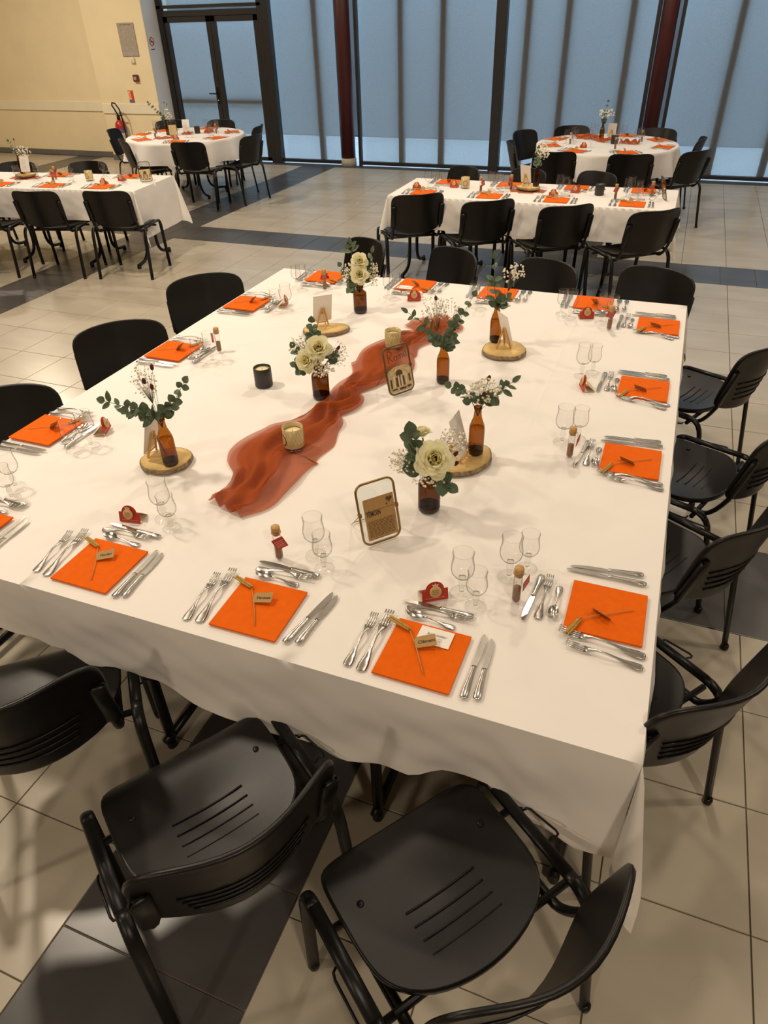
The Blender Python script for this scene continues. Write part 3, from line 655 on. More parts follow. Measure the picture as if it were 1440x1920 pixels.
def round_cloth(label, cx, cy, rot, low):
    R = 0.80; nseg = 120
    def L(th):
        base = 0.252
        for c, d, w in low:
            q = (th - c + PI) % (2 * PI) - PI; base += d * math.exp(-(q / w) ** 2)
        return base
    mb = MB(); vs = [(0, 0, 0.7505)]; fs = []
    rr = [0.2, 0.4, 0.6, 0.74, 0.79]
    for r in rr:
        for k in range(nseg): a = 2 * PI * k / nseg; vs.append((r * math.cos(a), r * math.sin(a), 0.7505))
    rows = 10
    for j in range(rows + 1):
        v = j / rows
        for k in range(nseg):
            a = 2 * PI * k / nseg; fold = (0.5 + 0.5 * math.sin(a * 11 + rot + 1.1 * math.sin(a * 3 + rot))) ** 1.7
            q = R + 0.004 + v * (0.004 + 0.095 * fold); vs.append((q * math.cos(a), q * math.sin(a), 0.747 - L(a) * v))
    tot = len(rr) + rows + 1
    for k in range(nseg): fs.append((0, 1 + k, 1 + (k + 1) % nseg))
    for j in range(tot - 1):
        for k in range(nseg): fs.append((1 + j * nseg + k, 1 + (j + 1) * nseg + k, 1 + (j + 1) * nseg + (k + 1) % nseg, 1 + j * nseg + (k + 1) % nseg))
    tag(obj('tablecloth', mb.add(vs, fs).mesh('tablecloth', M_CLOTH), None, (cx, cy, 0)), label, 'tablecloth')
round_cloth('white round cloth falling in folds from the right round table', -1.05, 8.40, 0.9, [(-1.63, 0.10, 0.10)])
round_cloth('white round cloth falling in folds from the left round table', -6.68, 8.10, 2.0, [(-0.66, 0.20, 0.10)])
TZ = 0.7532
TZM = 0.7545

# ------------------------------------------------------------------ cutlery, glasses, favours
def tines(tip, z0, z1, hw):
    mb = MB()
    for k in range(4):
        x = -hw + 2 * hw * k / 3
        mb.strip([(0.745, hw / 3.4, z0 + .001, .0012, x), (0.80, hw / 3.9, z0, .0012, x), (0.90, hw / 4.2, (z0 + z1) / 2 - .001, .0011, x), (1.0, hw / 6, z1, .0008, x)])
    return mb
def fork_mb(L):
    k = L / 0.2; Y = lambda y: y
    h = MB().strip([(0, .006, .002, .001), (.02, .0118, .0018, .0010), (.10, .0126, .002, .0012), (.22, .0085, .004, .0018), (.34, .0042, .0085, .0022), (.50, .0032, .0125, .0024), (.60, .0034, .0115, .0024), (.66, .0065, .0085, .0018), (.70, .0098, .0060, .0014), (.755, .0112, .0038, .0013)])
    t_ = tines(1.0, .0038, .0105, .0095)
    for mb in (h, t_): mb.v = [(x * k, y * L, z) for x, y, z in mb.v]
    return h, t_
def spoon_mb(L):
    k = L / 0.145
    h = MB().strip([(0, .005, .0018, .001), (.03, .0095, .0018, .0013), (.16, .0100, .002, .0015), (.28, .0050, .004, .002), (.42, .0027, .0075, .002), (.58, .0026, .0085, .002), (.66, .0045, .0065, .0016)])
    b = MB()
    def fn(u, v):
        a = 2 * PI * u; q = v
        x = math.cos(a) * .0145 * q; y = .82 + math.sin(a) * .18 * q; return (x, y, .0006 + .0085 * q ** 2)
    b.grid(fn, 18, 5)
    def fn2(u, v):
        p = fn(u, 1 - v); return (p[0], p[1], p[2] - .0012 * (1 if v > 0 else 0))
    b.grid(fn2, 18, 5)
    for mb in (h, b): mb.v = [(x * k, y * L, z) for x, y, z in mb.v]
    return h, b
def knife_mb(L, wide=1.0, serr=False):
    h = MB().strip([(0, .007, .004, .002), (.02, .0102, .004, .0035), (.12, .0100, .004, .004), (.30, .0075, .004, .004), (.44, .0062, .004, .0042), (.475, .0072, .004, .004)])
    pts = [(.0055, .475), (.0065, .52), (.0085, .62), (.0092, .75), (.0085, .86), (.0062, .94), (.0020, .99), (-.0025, 1.0), (-.0052, .96), (-.0062, .85), (-.0066, .7), (-.0062, .475)]
    b = MB().prism([(x * wide, y) for x, y in pts], .0030, .0048)
    b.v = [(x, y, z - .10 * (x + .006)) for x, y, z in b.v]
    for mb in (h, b): mb.v = [(x, y * L, z) for x, y, z in mb.v]
    return h, b
def metal_pair(a, n1, b, n2): return [(n1, a.mesh(n1, M_STEEL)), (n2, b.mesh(n2, M_STEEL, n2 != 'blade'))]
CUT = {}
for nm, f, L, n2, base in (('fork_outer', fork_mb, .192, 'tines', 'fork'), ('fork_inner', fork_mb, .220, 'tines', 'fork'), ('top_fork', fork_mb, .180, 'tines', 'fork'),
                           ('knife_inner', knife_mb, .220, 'blade', 'knife'), ('knife_outer', knife_mb, .203, 'blade', 'knife'), ('top_knife', knife_mb, .199, 'blade', 'knife'), ('top_spoon', spoon_mb, .140, 'bowl', 'spoon')):
    a, b = f(L); CUT[nm] = (base, L, metal_pair(a, 'handle', b, n2), MB().add(a.v, a.f).add(b.v, b.f).mesh(base, M_STEEL))
KIND = dict(fork_outer=('smaller outer fork', 'fork'), fork_inner=('larger inner fork', 'fork'), top_fork=('dessert fork', 'fork'), knife_inner=('larger inner knife', 'knife'), knife_outer=('smaller outer knife', 'knife'), top_knife=('dessert knife', 'knife'), top_spoon=('dessert spoon', 'spoon'))
def cutlery(nm, tip, end, where, z, parts=True):
    base, L, pr, whole = CUT[nm]
    d = Vector((tip[0] - end[0], tip[1] - end[1])); rz = math.atan2(d.y, d.x) - PI / 2
    mid = ((tip[0] + end[0]) / 2, (tip[1] + end[1]) / 2); u = d.normalized()
    loc = (mid[0] - u.x * L / 2, mid[1] - u.y * L / 2, z)
    lab = 'steel %s %s' % (KIND[nm][0], where)
    if parts:
        t = thing(base, lab, KIND[nm][1], loc, rz, 'cutlery on the big front table')
        for n, me in pr: obj(n, me, t)
        if nm == 'top_fork': pass
    else:
        t = tag(obj(base, whole, None, loc, (0, 0, rz)), lab, KIND[nm][1], 'cutlery on the rear tables')
    return t
def glass_set(s, hs):
    foot = MB().lathe([(.0318 * s, .0006), (.0322 * s, .0016), (.028 * s, .0030), (.015 * s, .0062), (.0075 * s, .011)], 24, cap0=False, cap1=False).mesh('foot', M_GFOOT)
    stem = MB().lathe([(.0075 * s, .010), (.0062 * s, .018 * hs), (.0075 * s, .026 * hs), (.0105 * s, .034 * hs), (.0108 * s, .040 * hs), (.0080 * s, .048 * hs), (.0078 * s, .053 * hs), (.0105 * s, .060 * hs)], 16).mesh('stem', M_GSOLID)
    bowl = MB().lathe([(.0005, .0595 * hs), (.012 * s, .061 * hs), (.0235 * s, .067 * hs), (.0305 * s, .078 * hs), (.0328 * s, .090 * hs), (.0322 * s, .101 * hs), (.0300 * s, .114 * hs), (.0284 * s, .126 * hs), (.0284 * s, .136 * hs), (.0298 * s, .147 * hs)], 32, cap0=False, cap1=False).mesh('bowl', M_GLASS)
    rim = MB().tube([(.0298 * s * math.cos(a), .0298 * s * math.sin(a), .147 * hs) for a in [2 * PI * k / 32 for k in range(32)]], .0007, 5, closed=True).mesh('rim', M_GSOLID)
    edge = MB().tube([(.0320 * s * math.cos(a), .0320 * s * math.sin(a), .0014) for a in [2 * PI * k / 32 for k in range(32)]], .0008, 5, closed=True).mesh('foot_edge', M_GSOLID)
    return foot, stem, bowl, rim, edge
GL = {'big': glass_set(1.0, 1.0), 'small': glass_set(0.89, 0.875), 'mid': glass_set(0.95, 0.95)}
def wine_glass(kind, x, y, z, label, group='stemmed glasses on the tables'):
    t = thing('wine_glass', label, 'glass', (x, y, z), rnd.uniform(0, 6), group)
    for n, me in zip(('foot', 'stem', 'bowl'), GL[kind]): b = obj(n, me, t)
    obj('rim', GL[kind][3], b); obj('foot_edge', GL[kind][4], t)
    return t
NAP_ME = MB().box((0, 0, 0), (0.2, 0.2, 0.0042), ch=0.0012).mesh('napkin', M_ORANGE, False)
FOLD_ME = MB().box((0, 0, 0), (0.199, 0.199, 0.0016)).mesh('folded_layer', M_ORANGE, False)
# wheat: head at +Y end, stalk to -Y; lies on the napkin
def wheat_head():
    mb = MB(); 
    for k in range(12):
        y = .066 - .0058 * k; s = (1 - .05 * abs(k - 5))
        for sx in (-1, 1):
            c = Vector((sx * .0044 * s, y, .006)); M = RZ(-sx * .45) ; q = MB().lathe([(.0004, -.007), (.0036 * s, -.002), (.0038 * s, .001), (.0005, .0085)], 6).xf(RX(-PI / 2))
            q.xf(M).xf(TR(*c)); mb.add(q.v, q.f)
        q = MB().lathe([(.0004, -.006), (.0034 * s, 0), (.0005, .007)], 6).xf(RX(-PI / 2)).xf(TR(0, y - .003, .0092)); mb.add(q.v, q.f)
    return mb.xf(RZ(.62)).mesh('wheat_ear', M_WHEAT)
EAR_ME = wheat_head()
STALK_ME = MB().tube([(0, 0, .005), (.002, -.05, .006), (.0, -.10, .004), (-.003, -.155, .003)], .0013, 6).mesh('stalk', M_STRAW)
TAG_ME = MB().prism([(-.008, -.016), (.040, -.017), (.042, -.015), (.042, .015), (.040, .017), (-.008, .016), (-.0135, .010), (-.0135, -.010)], 0, .0008).mesh('name_tag', M_KRAFT, False)
STRING_ME = MB().tube([(.002 * math.cos(a), 0, .004 + .0035 * math.sin(a)) for a in [2 * PI * k / 10 for k in range(10)]], .0005, 4, closed=True).mesh('tie', M_STRAW)
def wheat(x, y, z, rz, label, tagrot, nm=None, group='wheat ears on the napkins', tagpos=-.052):
    t = thing('wheat_ear', label, 'wheat', (x, y, z), rz, group)
    obj('ear', EAR_ME, t); obj('stalk', STALK_ME, t); obj('tie', STRING_ME, t, (.001, tagpos, 0))
    g = obj('name_tag', TAG_ME, t, (.0145, tagpos - .002, .0095), tagrot)
    if nm: obj('lettering', T_NAMES[nm], g, (.0165, -.001, .0011))
    return t
# favours: red tent card with a kraft seed disc; glass tube of brown powder
card_front = MB().prism([(-.031, 0), (.031, 0), (.031, .030), (.022, .030)] + [(.022 * math.cos(a), .030 + .020 * math.sin(a)) for a in [PI * k / 12 for k in range(1, 12)]] + [(-.022, .030), (-.031, .030)], -.0004, .0004).xf(TR(0, -.016, 0) @ RX(PI / 2 - .22)).mesh('front_panel', M_REDCARD, False)
card_back = MB().prism([(-.031, 0), (.031, 0), (.031, .036), (-.031, .036)], -.0004, .0004).xf(TR(0, .026, 0) @ RX(PI / 2 + .82)).mesh('back_panel', M_CREAMC, False)
card_base = MB().box((0, .005, .0005), (.062, .042, .0008)).mesh('base_panel', M_CREAMC, False)
card_disc = MB().lathe([(.0138, 0), (.0142, .001), (.0142, .003), (.0132, .004)], 22).xf(TR(0, -.0148, .027) @ RX(PI / 2 - .22)).mesh('kraft_disc', M_SEED)
card_ink = text_lines(.017, .015, 3, M_SEEDT, th=.5)
card_ink2 = text_lines(.046, .008, 1, M_WINK, th=.12)
card_bow = MB()
for a in (-.9, .0, .9):
    q = MB().prism([(0, 0), (.0028, .004), (0, .010), (-.0028, .004)], 0, .0006).xf(TR(0, -.0135, .0405) @ RX(PI / 2 - .22) @ RZ(a)); card_bow.add(q.v, q.f)
card_bow = card_bow.mesh('paper_leaf', M_CREAMC, False)
CARD_PROTO = None
def favour_card(x, y, z, rz, label, group='red favour cards'):
    t = thing('favour_card', label, 'card', (x, y, z), rz, group); t.scale = (1.2,) * 3
    obj('front_panel', card_front, t); obj('back_panel', card_back, t); obj('base_panel', card_base, t)
    d = obj('kraft_disc', card_disc, t); obj('paper_leaf', card_bow, t)
    obj('text_lines', card_ink, d, (0, -.0189, .0279), (PI / 2 - .22, 0, 0))
    obj('script_line', card_ink2, t, (0, -.0148, .0075), (PI / 2 - .22, 0, 0))
    return t
vial_glass = MB().lathe([(.0035, .0005), (.0085, .002), (.0105, .006), (.0107, .088), (.0122, .091), (.0122, .094)], 18, cap1=False).mesh('glass_tube', M_GLASS)
vial_pow = MB().lathe([(.003, .002), (.0082, .004), (.0098, .008), (.0098, .046), (.004, .049)], 14).mesh('powder', M_POWDER)
vial_cork = MB().lathe([(.0095, .082), (.0105, .094), (.0120, .096), (.0123, .106), (.0113, .109)], 16).mesh('cork', M_CORK)
vial_tag = MB().box((0, 0, 0), (.032, .0007, .041)).mesh('paper_tag', M_REDCARD, False)
vial_ink = text_lines(.025, .027, 4, M_WINK, th=.42)
vial_tie = MB().tube([(.0128 * math.cos(a), .0128 * math.sin(a), .090 + .002 * math.sin(3 * a)) for a in [2 * PI * k / 16 for k in range(16)]], .0009, 5, closed=True).tube([(.012, -.004, .090), (.014, -.012, .088)], .0007, 4).mesh('string', M_STRAW)
def vial(x, y, z, rz, label, group='powder vials'):
    t = thing('powder_vial', label, 'vial', (x, y, z), rz, group); t.scale = (1.1,) * 3
    obj('glass_tube', vial_glass, t); obj('powder', vial_pow, t); obj('cork', vial_cork, t); obj('string', vial_tie, t)
    g = obj('paper_tag', vial_tag, t, (.012, -.0165, .066), (.14, -.35, .35))
    obj('text_lines', vial_ink, g, (0, -.0006, -.002), (PI / 2, 0, 0))
    return t

# ------------------------------------------------------------------ place settings of the big table
TPL = dict(fork_outer=((-.166, .093), (-.168, -.099)), fork_inner=((-.131, .116), (-.129, -.103)), knife_inner=((.132, .12), (.134, -.098)), knife_outer=((.155, .107), (.163, -.09)),
           top_knife=((-.113, .172), (.086, .172)), top_fork=((.085, .158), (-.095, .147)), top_spoon=((-.091, .13), (.053, .116)))
ROT = dict(near=0.0, right=PI / 2, far=PI, left=-PI / 2)
WHERE = dict(flo='at the leftmost whole setting, near edge', van='at the middle setting of the near edge', clem='at the near-edge setting with the white card', n1='at the setting cut by the left frame edge',
             r4='at the nearest setting, right edge', r3='at the second nearest setting, right edge', r2='at the second farthest setting, right edge', r1='at the far corner setting, right edge',
             l3='at the nearest napkin of the left edge', l2='at the middle napkin of the left edge', l1='at the farthest napkin of the left edge',
             f1='at the leftmost setting of the far edge', f2='at the second setting from left, far edge', f3='at the far-edge setting behind the eucalyptus bottle', f4='at the rightmost setting of the far edge')
SET = {   # napkin centre, side, rotation jitter
 'clem': (-.545, .1335, 'near', -.01), 'van': (-1.022, .142, 'near', .012), 'flo': (-1.567, .1445, 'near', 0), 'n1': (-2.105, .145, 'near', 0),
 'r4': (-.129, .444, 'right', 0), 'r3': (-.138, 1.2545, 'right', 0), 'r2': (-.141, 1.864, 'right', -.01), 'r1': (-.127, 2.6195, 'right', 0),
 'l3': (-2.340, .757, 'left', 0), 'l2': (-2.322, 1.593, 'left', 0), 'l1': (-2.322, 2.302, 'left', 0),
 'f1': (-2.091, 2.869, 'far', 0), 'f2': (-1.508, 2.875, 'far', -.02), 'f3': (-1.010, 2.868, 'far', 0), 'f4': (-.478, 2.866, 'far', 0)}
MEAS = {
 'clem': [(-.711, .227), (-.713, .035), (-.676, .25), (-.674, .031), (-.413, .254), (-.411, .036), (-.392, .241), (-.38, .047), (-.658, .306), (-.459, .307), (-.463, .293), (-.642, .282), (-.636, .264), (-.492, .250)],
 'van': [(-1.207, .228), (-1.191, .033), (-1.174, .262), (-1.152, .036), (-.855, .268), (-.896, .051), (-.838, .261), (-.863, .059), (-1.121, .320), (-.923, .318), (-.940, .300), (-1.111, .290), (-1.106, .268), (-.96, .263)],
 'flo': [(-1.765, .243), (-1.735, .056), (-1.726, .27), (-1.691, .049), (-1.446, .262), (-1.436, .043), (-1.422, .258), (-1.410, .051), (-1.680, .326), (-1.475, .319), (-1.510, .303), (-1.675, .296), (-1.661, .27), (-1.508, .262)],
 'r4': [(-.204, .294), (-.029, .275), (-.231, .338), (-.024, .315), (-.259, .590), (-.035, .593), (-.252, .605), (-.044, .632), (-.334, .338), (-.318, .536), (-.295, .547), (-.297, .35), (-.262, .370), (-.262, .505)],
 'r3': [(-.202, 1.122), (-.026, 1.103), (-.234, 1.147), (-.032, 1.133), (-.258, 1.370), (-.037, 1.392), (-.249, 1.403), (-.044, 1.423), (-.323, 1.148), (-.297, 1.353), (-.284, 1.369), (-.285, 1.165), (-.256, 1.178), (-.254, 1.316)],
 'r2': [(-.228, 1.752), (-.04, 1.705), (-.239, 1.772), (-.037, 1.742), (-.262, 2.001), (-.042, 1.986), (-.255, 2.023), (-.058, 2.020), (-.319, 1.781), (-.310, 1.975), (-.284, 2.0), (-.286, 1.787), (-.260, 1.800), (-.254, 1.940)],
 'r1': [(-.232, 2.525), (-.044, 2.465), (-.217, 2.512), (-.047, 2.500), (-.263, 2.745), (-.051, 2.755), (-.256, 2.790), (-.049, 2.784), (-.316, 2.527), (-.313, 2.718), (-.280, 2.761), (-.294, 2.54), (-.261, 2.560), (-.256, 2.690)]}
NAMES7 = ['fork_outer', 'fork_inner', 'knife_inner', 'knife_outer', 'top_knife', 'top_fork', 'top_spoon']
GLS = dict(f1=((-2.121, 2.602), (-2.177, 2.642)), l1=((-2.045, 2.265), (-2.086, 2.217)), f2=((-1.542, 2.614), (-1.595, 2.647)), f3=((-1.038, 2.599), (-1.089, 2.642)), f4=((-.568, 2.608), (-.617, 2.655)),
           r1=((-.403, 2.585), (-.362, 2.638)), r2=((-.406, 1.913), (-.366, 1.966)), r3=((-.391, 1.314), (-.339, 1.361)), r4=((-.407, .501), (-.366, .555)), clem=((-.516, .390), (-.465, .349)), van=((-.974, .403), (-.925, .357)),
           flo=((-1.527, .413), (-1.473, .374)), n1=((-2.142, .394), (-2.101, .335)), l3=((-2.080, .713), (-2.122, .665)), l2=((-2.063, 1.542), (-2.106, 1.496)))
def where_of(k): return WHERE[k]
for k, (cx, cy, side, jit) in SET.items():
    a = ROT[side] + jit; M = TR(cx, cy, 0) @ RZ(a)
    P = lambda p: tuple((M @ Vector((p[0], p[1], 0)))[:2])
    w = WHERE[k]
    np_ = tag(obj('napkin', NAP_ME, None, (cx, cy, TZM + .0021), (0, 0, a)), 'folded orange paper napkin %s' % w, 'napkin', 'orange napkins on the big front table')
    obj('folded_layer', FOLD_ME, np_, (.0004, .0004, .003))
    nt_ = TZM + .006
    for i, nm in enumerate(NAMES7):
        if k in MEAS: tip, end = MEAS[k][2 * i], MEAS[k][2 * i + 1]
        else: tip, end = P(TPL[nm][0]), P(TPL[nm][1])
        cutlery(nm, tip, end, w, TZM)
    for kind, (x, y) in zip(('big', 'small'), GLS[k]):
        wine_glass(kind, x, y, TZM, '%s stemmed glass %s' % ('larger' if kind == 'big' else 'smaller', w))
    hx, hy = P((-.058, .062)); sx, sy = P((.042, -.088)); ang = math.atan2(hy - sy, hx - sx) - PI / 2
    tr_ = (0, 0, .72 + .5) if k in ('clem', 'van', 'flo') else (0.15, -0.75, 0.55)
    if side == 'right': tr_ = (2.25, 0, math.radians(-28) - ang)
    if k in ('van', 'flo', 'clem'): tr_ = (.22, -.12, dict(van=.22, flo=.50, clem=.46)[k] - ang)
    zz = nt_ + (.002 if k in ('clem', 'f2') else 0)
    wheat(hx, hy, zz, ang, 'gold wheat ear with kraft tag %s' % w, tr_, k if k in T_NAMES else None)
for k, (x, y, rz) in dict(clem=(-.545 + .013, .1335 + .063, -.02), f2=(-1.548, 2.806, PI)).items():
    t = tag(obj('white_card', MB().box((0, 0, 0), (.090, .058, .0007)).mesh('white_card', M_WHITECARD, False), None, (x, y, TZM + .0088), (0, 0, rz)), 'small white printed card lying on the napkin %s' % WHERE[k].replace('with the white card', 'nearest the right corner'), 'card')
    if k == 'clem':
        obj('lettering', T_SOM, t, (.002, .006, .0006)); obj('text_lines', text_lines(.045, .012, 2, M_GINK, th=.25), t, (0, -.008, .0006))
    else: obj('lettering', T_SOM, t, (.002, .006, .0006))
for k, (x, y, rz) in dict(flo=(-1.624, .374, .16), clem=(-.586, .352, .58), l3=(-2.118, .829, 1.95), l1=(-2.107, 2.344, 1.9), f2=(-1.436, 2.640, .36), f4=(-.487, 2.644, .33), r2=(-.372, 1.802, -1.2)).items():
    favour_card(x, y, TZM, rz, 'red arched favour card with kraft disc %s' % WHERE[k])
for k, (x, y, rz) in dict(van=(-1.073, .356, .25), r4=(-.367, .410, .9), r3=(-.349, 1.220, 1.0), r1=(-.356, 2.510, 2.6), l2=(-2.102, 1.662, -1.6), f1=(-1.997, 2.652, 3.0)).items():
    vial(x, y, TZM, rz, 'corked glass vial of brown powder %s' % WHERE[k])

# ------------------------------------------------------------------ flowers
CR = Vector((.932, .361, 0)); CB = Vector((-.361, .932, 0)); CU = Vector((0, 0, 1))
def off(r, u, b=0.0): return CR * r + CU * u + CB * b   # b: away from the photographer's side
def leaf_mesh(L, Wd, cup=.25):
    mb = MB(); vs = []; 
    nu, nv = 6, 4
    for j in range(nu + 1):
        v = j / nu; w = Wd / 2 * (math.sin(PI * (v ** .8)) ** .7 if 0 < j < nu else 0.02)
        for i in range(nv + 1):
            u = i / nv * 2 - 1; vs.append((u * w, v * L, cup * abs(u) * w * .6 - .25 * L * (v - .4) ** 2 * .6))
    return mb.add(vs, [(j * (nv + 1) + i, j * (nv + 1) + i + 1, (j + 1) * (nv + 1) + i + 1, (j + 1) * (nv + 1) + i) for j in range(nu) for i in range(nv)]).mesh('leaf', M_LEAF)
LEAF = [leaf_mesh(.038, .036), leaf_mesh(.050, .026), leaf_mesh(.034, .032), leaf_mesh(.044, .010)]
def curve_pts(P, n=14):
    P = [Vector(p) for p in P]; Q = [P[0] * 2 - P[1]] + P + [P[-1] * 2 - P[-2]]; out = []
    for i in range(1, len(Q) - 2):
        for k in range(n // (len(P) - 1) + 1):
            t = k / (n // (len(P) - 1) + 1); a, b, c, d = Q[i - 1:i + 3]
            out.append(0.5 * (2 * b + (c - a) * t + (2 * a - 5 * b + 4 * c - d) * t * t + (3 * b - a - 3 * c + d) * t ** 3))
    out.append(P[-1]); return out
def look(d, up):  # matrix whose +Y is d and +Z close to up
    d = d.normalized(); x = d.cross(up)
    if x.length < 1e-3: x = d.orthogonal()
    x.normalize(); z = x.cross(d); return Matrix((x, d, z)).transposed().to_4x4()
def eucalyptus(base, tips, label, n=7, kind=(0, 2, 1), start=.35, sc=1.0, seed=0, group='eucalyptus sprigs'):
    r = random.Random(seed); base = Vector(base); t = thing('eucalyptus_sprig', label, 'foliage', base, 0, group)
    pts = curve_pts([Vector((0, 0, 0))] + [Vector(p) for p in tips], 16)
    obj('stem', MB().tube(pts, [.0019 * sc * (1 - .6 * i / len(pts)) for i in range(len(pts))], 6).mesh('stem', M_STEM), t)
    m = len(pts)
    for k in range(n):
        f = start + (1 - start) * (k + .5) / n; i = min(m - 2, int(f * (m - 1))); p = pts[i]; d = (pts[i + 1] - pts[i]).normalized()
        side = d.cross(CB)
        if side.length < .1: side = CR.copy()
        side.normalize(); q = Matrix.Rotation(r.uniform(-.6, .6) + (PI / 2 if k % 3 == 2 else 0), 3, d) @ side
        for s in (-1, 1):
            dd = (q * s + d * r.uniform(.25, .7)).normalized()
            me = LEAF[kind[r.randrange(len(kind))]]; Mx = look(dd, (-CB * .8 + CU * .7 + Vector((r.uniform(-.4, .4), r.uniform(-.4, .4), r.uniform(-.3, .3)))).normalized())
            obj('leaf', me, t, p, Mx.to_euler(), sc * r.uniform(.8, 1.1) * (1.05 - .35 * k / n))
    d = (pts[-1] - pts[-3]).normalized(); obj('leaf', LEAF[kind[0]], t, pts[-1], look(d, -CB + CU).to_euler(), sc * .75)
    return t
def gypsophila(base, center, rad, label, n=60, seed=0, group='babys breath sprays', fr=.0034):
    r = random.Random(seed); base = Vector(base); center = Vector(center); t = thing('babys_breath_spray', label, 'flowers', base, 0, group)
    st = MB(); fl = MB(); hub = [center * .45 + Vector((r.uniform(-.3, .3) * rad[0], r.uniform(-.3, .3) * rad[0], r.uniform(-.2, .2) * rad[1])) for _ in range(4)]
    for h in hub: st.tube([(0, 0, 0), h * .5 + Vector((0, 0, .008)), h], .0008, 4)
    for k in range(int(n * 1.35)):
        while True:
            v = Vector((r.uniform(-1, 1), r.uniform(-1, 1), r.uniform(-1, 1)))
            if v.length < 1: break
        p = center + CR * v.x * rad[0] + CB * v.y * rad[0] * .7 + CU * v.z * rad[1]; h = min(hub, key=lambda q: (q - p).length)
        if k % 2 == 0: st.tube([h, (h + p) * .5 + Vector((0, 0, .004)), p], .0004, 3, caps=False)
        fl.ico(p, fr * r.uniform(.7, 1.35))
    obj('stems', st.mesh('stems', M_STEM), t); f = obj('florets', fl.mesh('florets', M_GYPS), t); f['kind'] = 'stuff'
    return t
burn_me = MB().lathe([(.001, -.011), (.0055, -.007), (.0068, 0), (.0058, .007), (.001, .012)], 10).mesh('flower_head', M_BURN)
def burnet(base, tip, label, group='burnet stems'):
    t = thing('burnet_stem', label, 'flower', Vector(base), 0, group); tip = Vector(tip)
    obj('stem', MB().tube(curve_pts([(0, 0, 0), tip * .5 + Vector((0, 0, .006)), tip], 8), .0007, 5).mesh('stem', M_STEM), t)
    obj('flower_head', burn_me, t, tip, look(tip, CB).to_euler()).rotation_euler.rotate_axis('X', -PI / 2)
    return t
def petal_mesh(w, h, cup, curl, m):
    mb = MB()
    def fn(u, v):
        a = (u - .5) * 2; ww = w * (.35 + .65 * math.sin(PI * min(1, .12 + v * .62))) * (1 - .25 * max(0, v - .75) * 4 * a * a)
        x = a * ww / 2; y = -cup * (1 - (a * .9) ** 2) * (.35 + .65 * v) * w - (curl * max(0, v - .72) ** 2 * 9) * h; z = v * h - .05 * h * a * a * v
        return (x, y, z)
    return mb.grid(fn, 8, 7).mesh('petal', m)
PET = [petal_mesh(.026, .030, .34, -.02, M_PETALI), petal_mesh(.034, .034, .30, .10, M_PETALI), petal_mesh(.044, .036, .24, .22, M_PETAL), petal_mesh(.050, .036, .20, .40, M_PETAL)]
heart_me = MB().lathe([(.004, 0), (.009, .006), (.0095, .018), (.0065, .027), (.0012, .028)], 12, fr=lambda w: 1 + .12 * math.sin(3 * w)).mesh('heart', M_PETALI)
sepal_me = MB().lathe([(.002, -.010), (.008, -.006), (.013, .002)], 10, cap1=False).mesh('sepals', M_STEM)
def rose(base, tip, axis, label, s=1.0, seed=0, group='cream roses'):
    r = random.Random(seed); base = Vector(base); tip = Vector(tip); t = thing('rose', label, 'flower', base, 0, group)
    obj('stem', MB().tube([(0, 0, 0), tip * .6, tip], .0024, 6).mesh('stem', M_STEM), t)
    Q = look(Vector(axis), CR) @ RX(-PI / 2)     # local +Z -> axis
    def putp(name, me, M, sc): 
        M = TR(*tip) @ Q @ M; o = obj(name, me, t, M.to_translation(), M.to_euler(), sc)
        return o
    putp('heart', heart_me, TR(0, 0, -.004 * s), s * .6); putp('sepals', sepal_me, TR(0, 0, -.004 * s), s)
    for ly, (n, rad, tilt, me, z0) in enumerate([(3, .0045, -.30, 1, .004), (4, .0065, -.16, 1, .004), (5, .0075, .08, 2, .002), (5, .010, .20, 2, .001), (6, .0115, .38, 3, -.001), (6, .0130, .62, 3, -.004), (5, .0135, .95, 3, -.007)]):
        for k in range(n):
            a = 2 * PI * k / n + ly * .6 + r.uniform(-.12, .12)
            putp('petal', PET[me], RZ(a) @ TR(0, -rad * s, z0 * s) @ RX(tilt + r.uniform(-.06, .06)), s * r.uniform(.94, 1.06))
    return t

# bottles
def bottle_meshes(prof, wl, m):
    i = next(k for k, p in enumerate(prof) if p[1] > .018)
    base = MB().lathe([(p[0] * 1.002, p[1]) for p in prof[:i]] + [(prof[i][0] * 1.002, .019)], 28).mesh('base', M_AMBERB)
    wall_ = MB().lathe([(prof[i][0], .018)] + prof[i:], 28, cap0=False, cap1=False).mesh('glass_wall', m)
    wat = MB().lathe([(r * .93, z) for r, z in [(prof[i][0], .019)] + [p for p in prof[i:] if p[1] < wl]] + [(lerp([(p[1], p[0]) for p in prof], wl) * .93, wl)], 24).mesh('water', M_WATER)
    lip = MB().lathe([(prof[-1][0], prof[-1][1] - .011), (prof[-1][0] + .0022, prof[-1][1] - .009), (prof[-1][0] + .0022, prof[-1][1]), (prof[-1][0] - .001, prof[-1][1])], 24, cap0=False, cap1=False).mesh('lip', M_AMBERD)
    return base, wall_, wat, lip
BEER = bottle_meshes([(.020, 0), (.0255, .002), (.0275, .006), (.0275, .016), (.0275, .02), (.0275, .100), (.0262, .112), (.0205, .130), (.0150, .145), (.0130, .160), (.0120, .187)], .105, M_AMBER)
FLASK = bottle_meshes([(.030, 0), (.0345, .003), (.036, .008), (.036, .016), (.036, .02), (.036, .098), (.034, .107), (.026, .115), (.0195, .119), (.0185, .124), (.0185, .142)], .085, M_AMBERD)
def bottle(kind, x, y, z, label, rz=0):
    t = thing('beer_bottle' if kind == 'beer' else 'apothecary_flask', label, 'bottle', (x, y, z), rz)
    for n, me in zip(('base', 'glass_wall', 'water', 'lip'), BEER if kind == 'beer' else FLASK): obj(n, me, t)
    return t
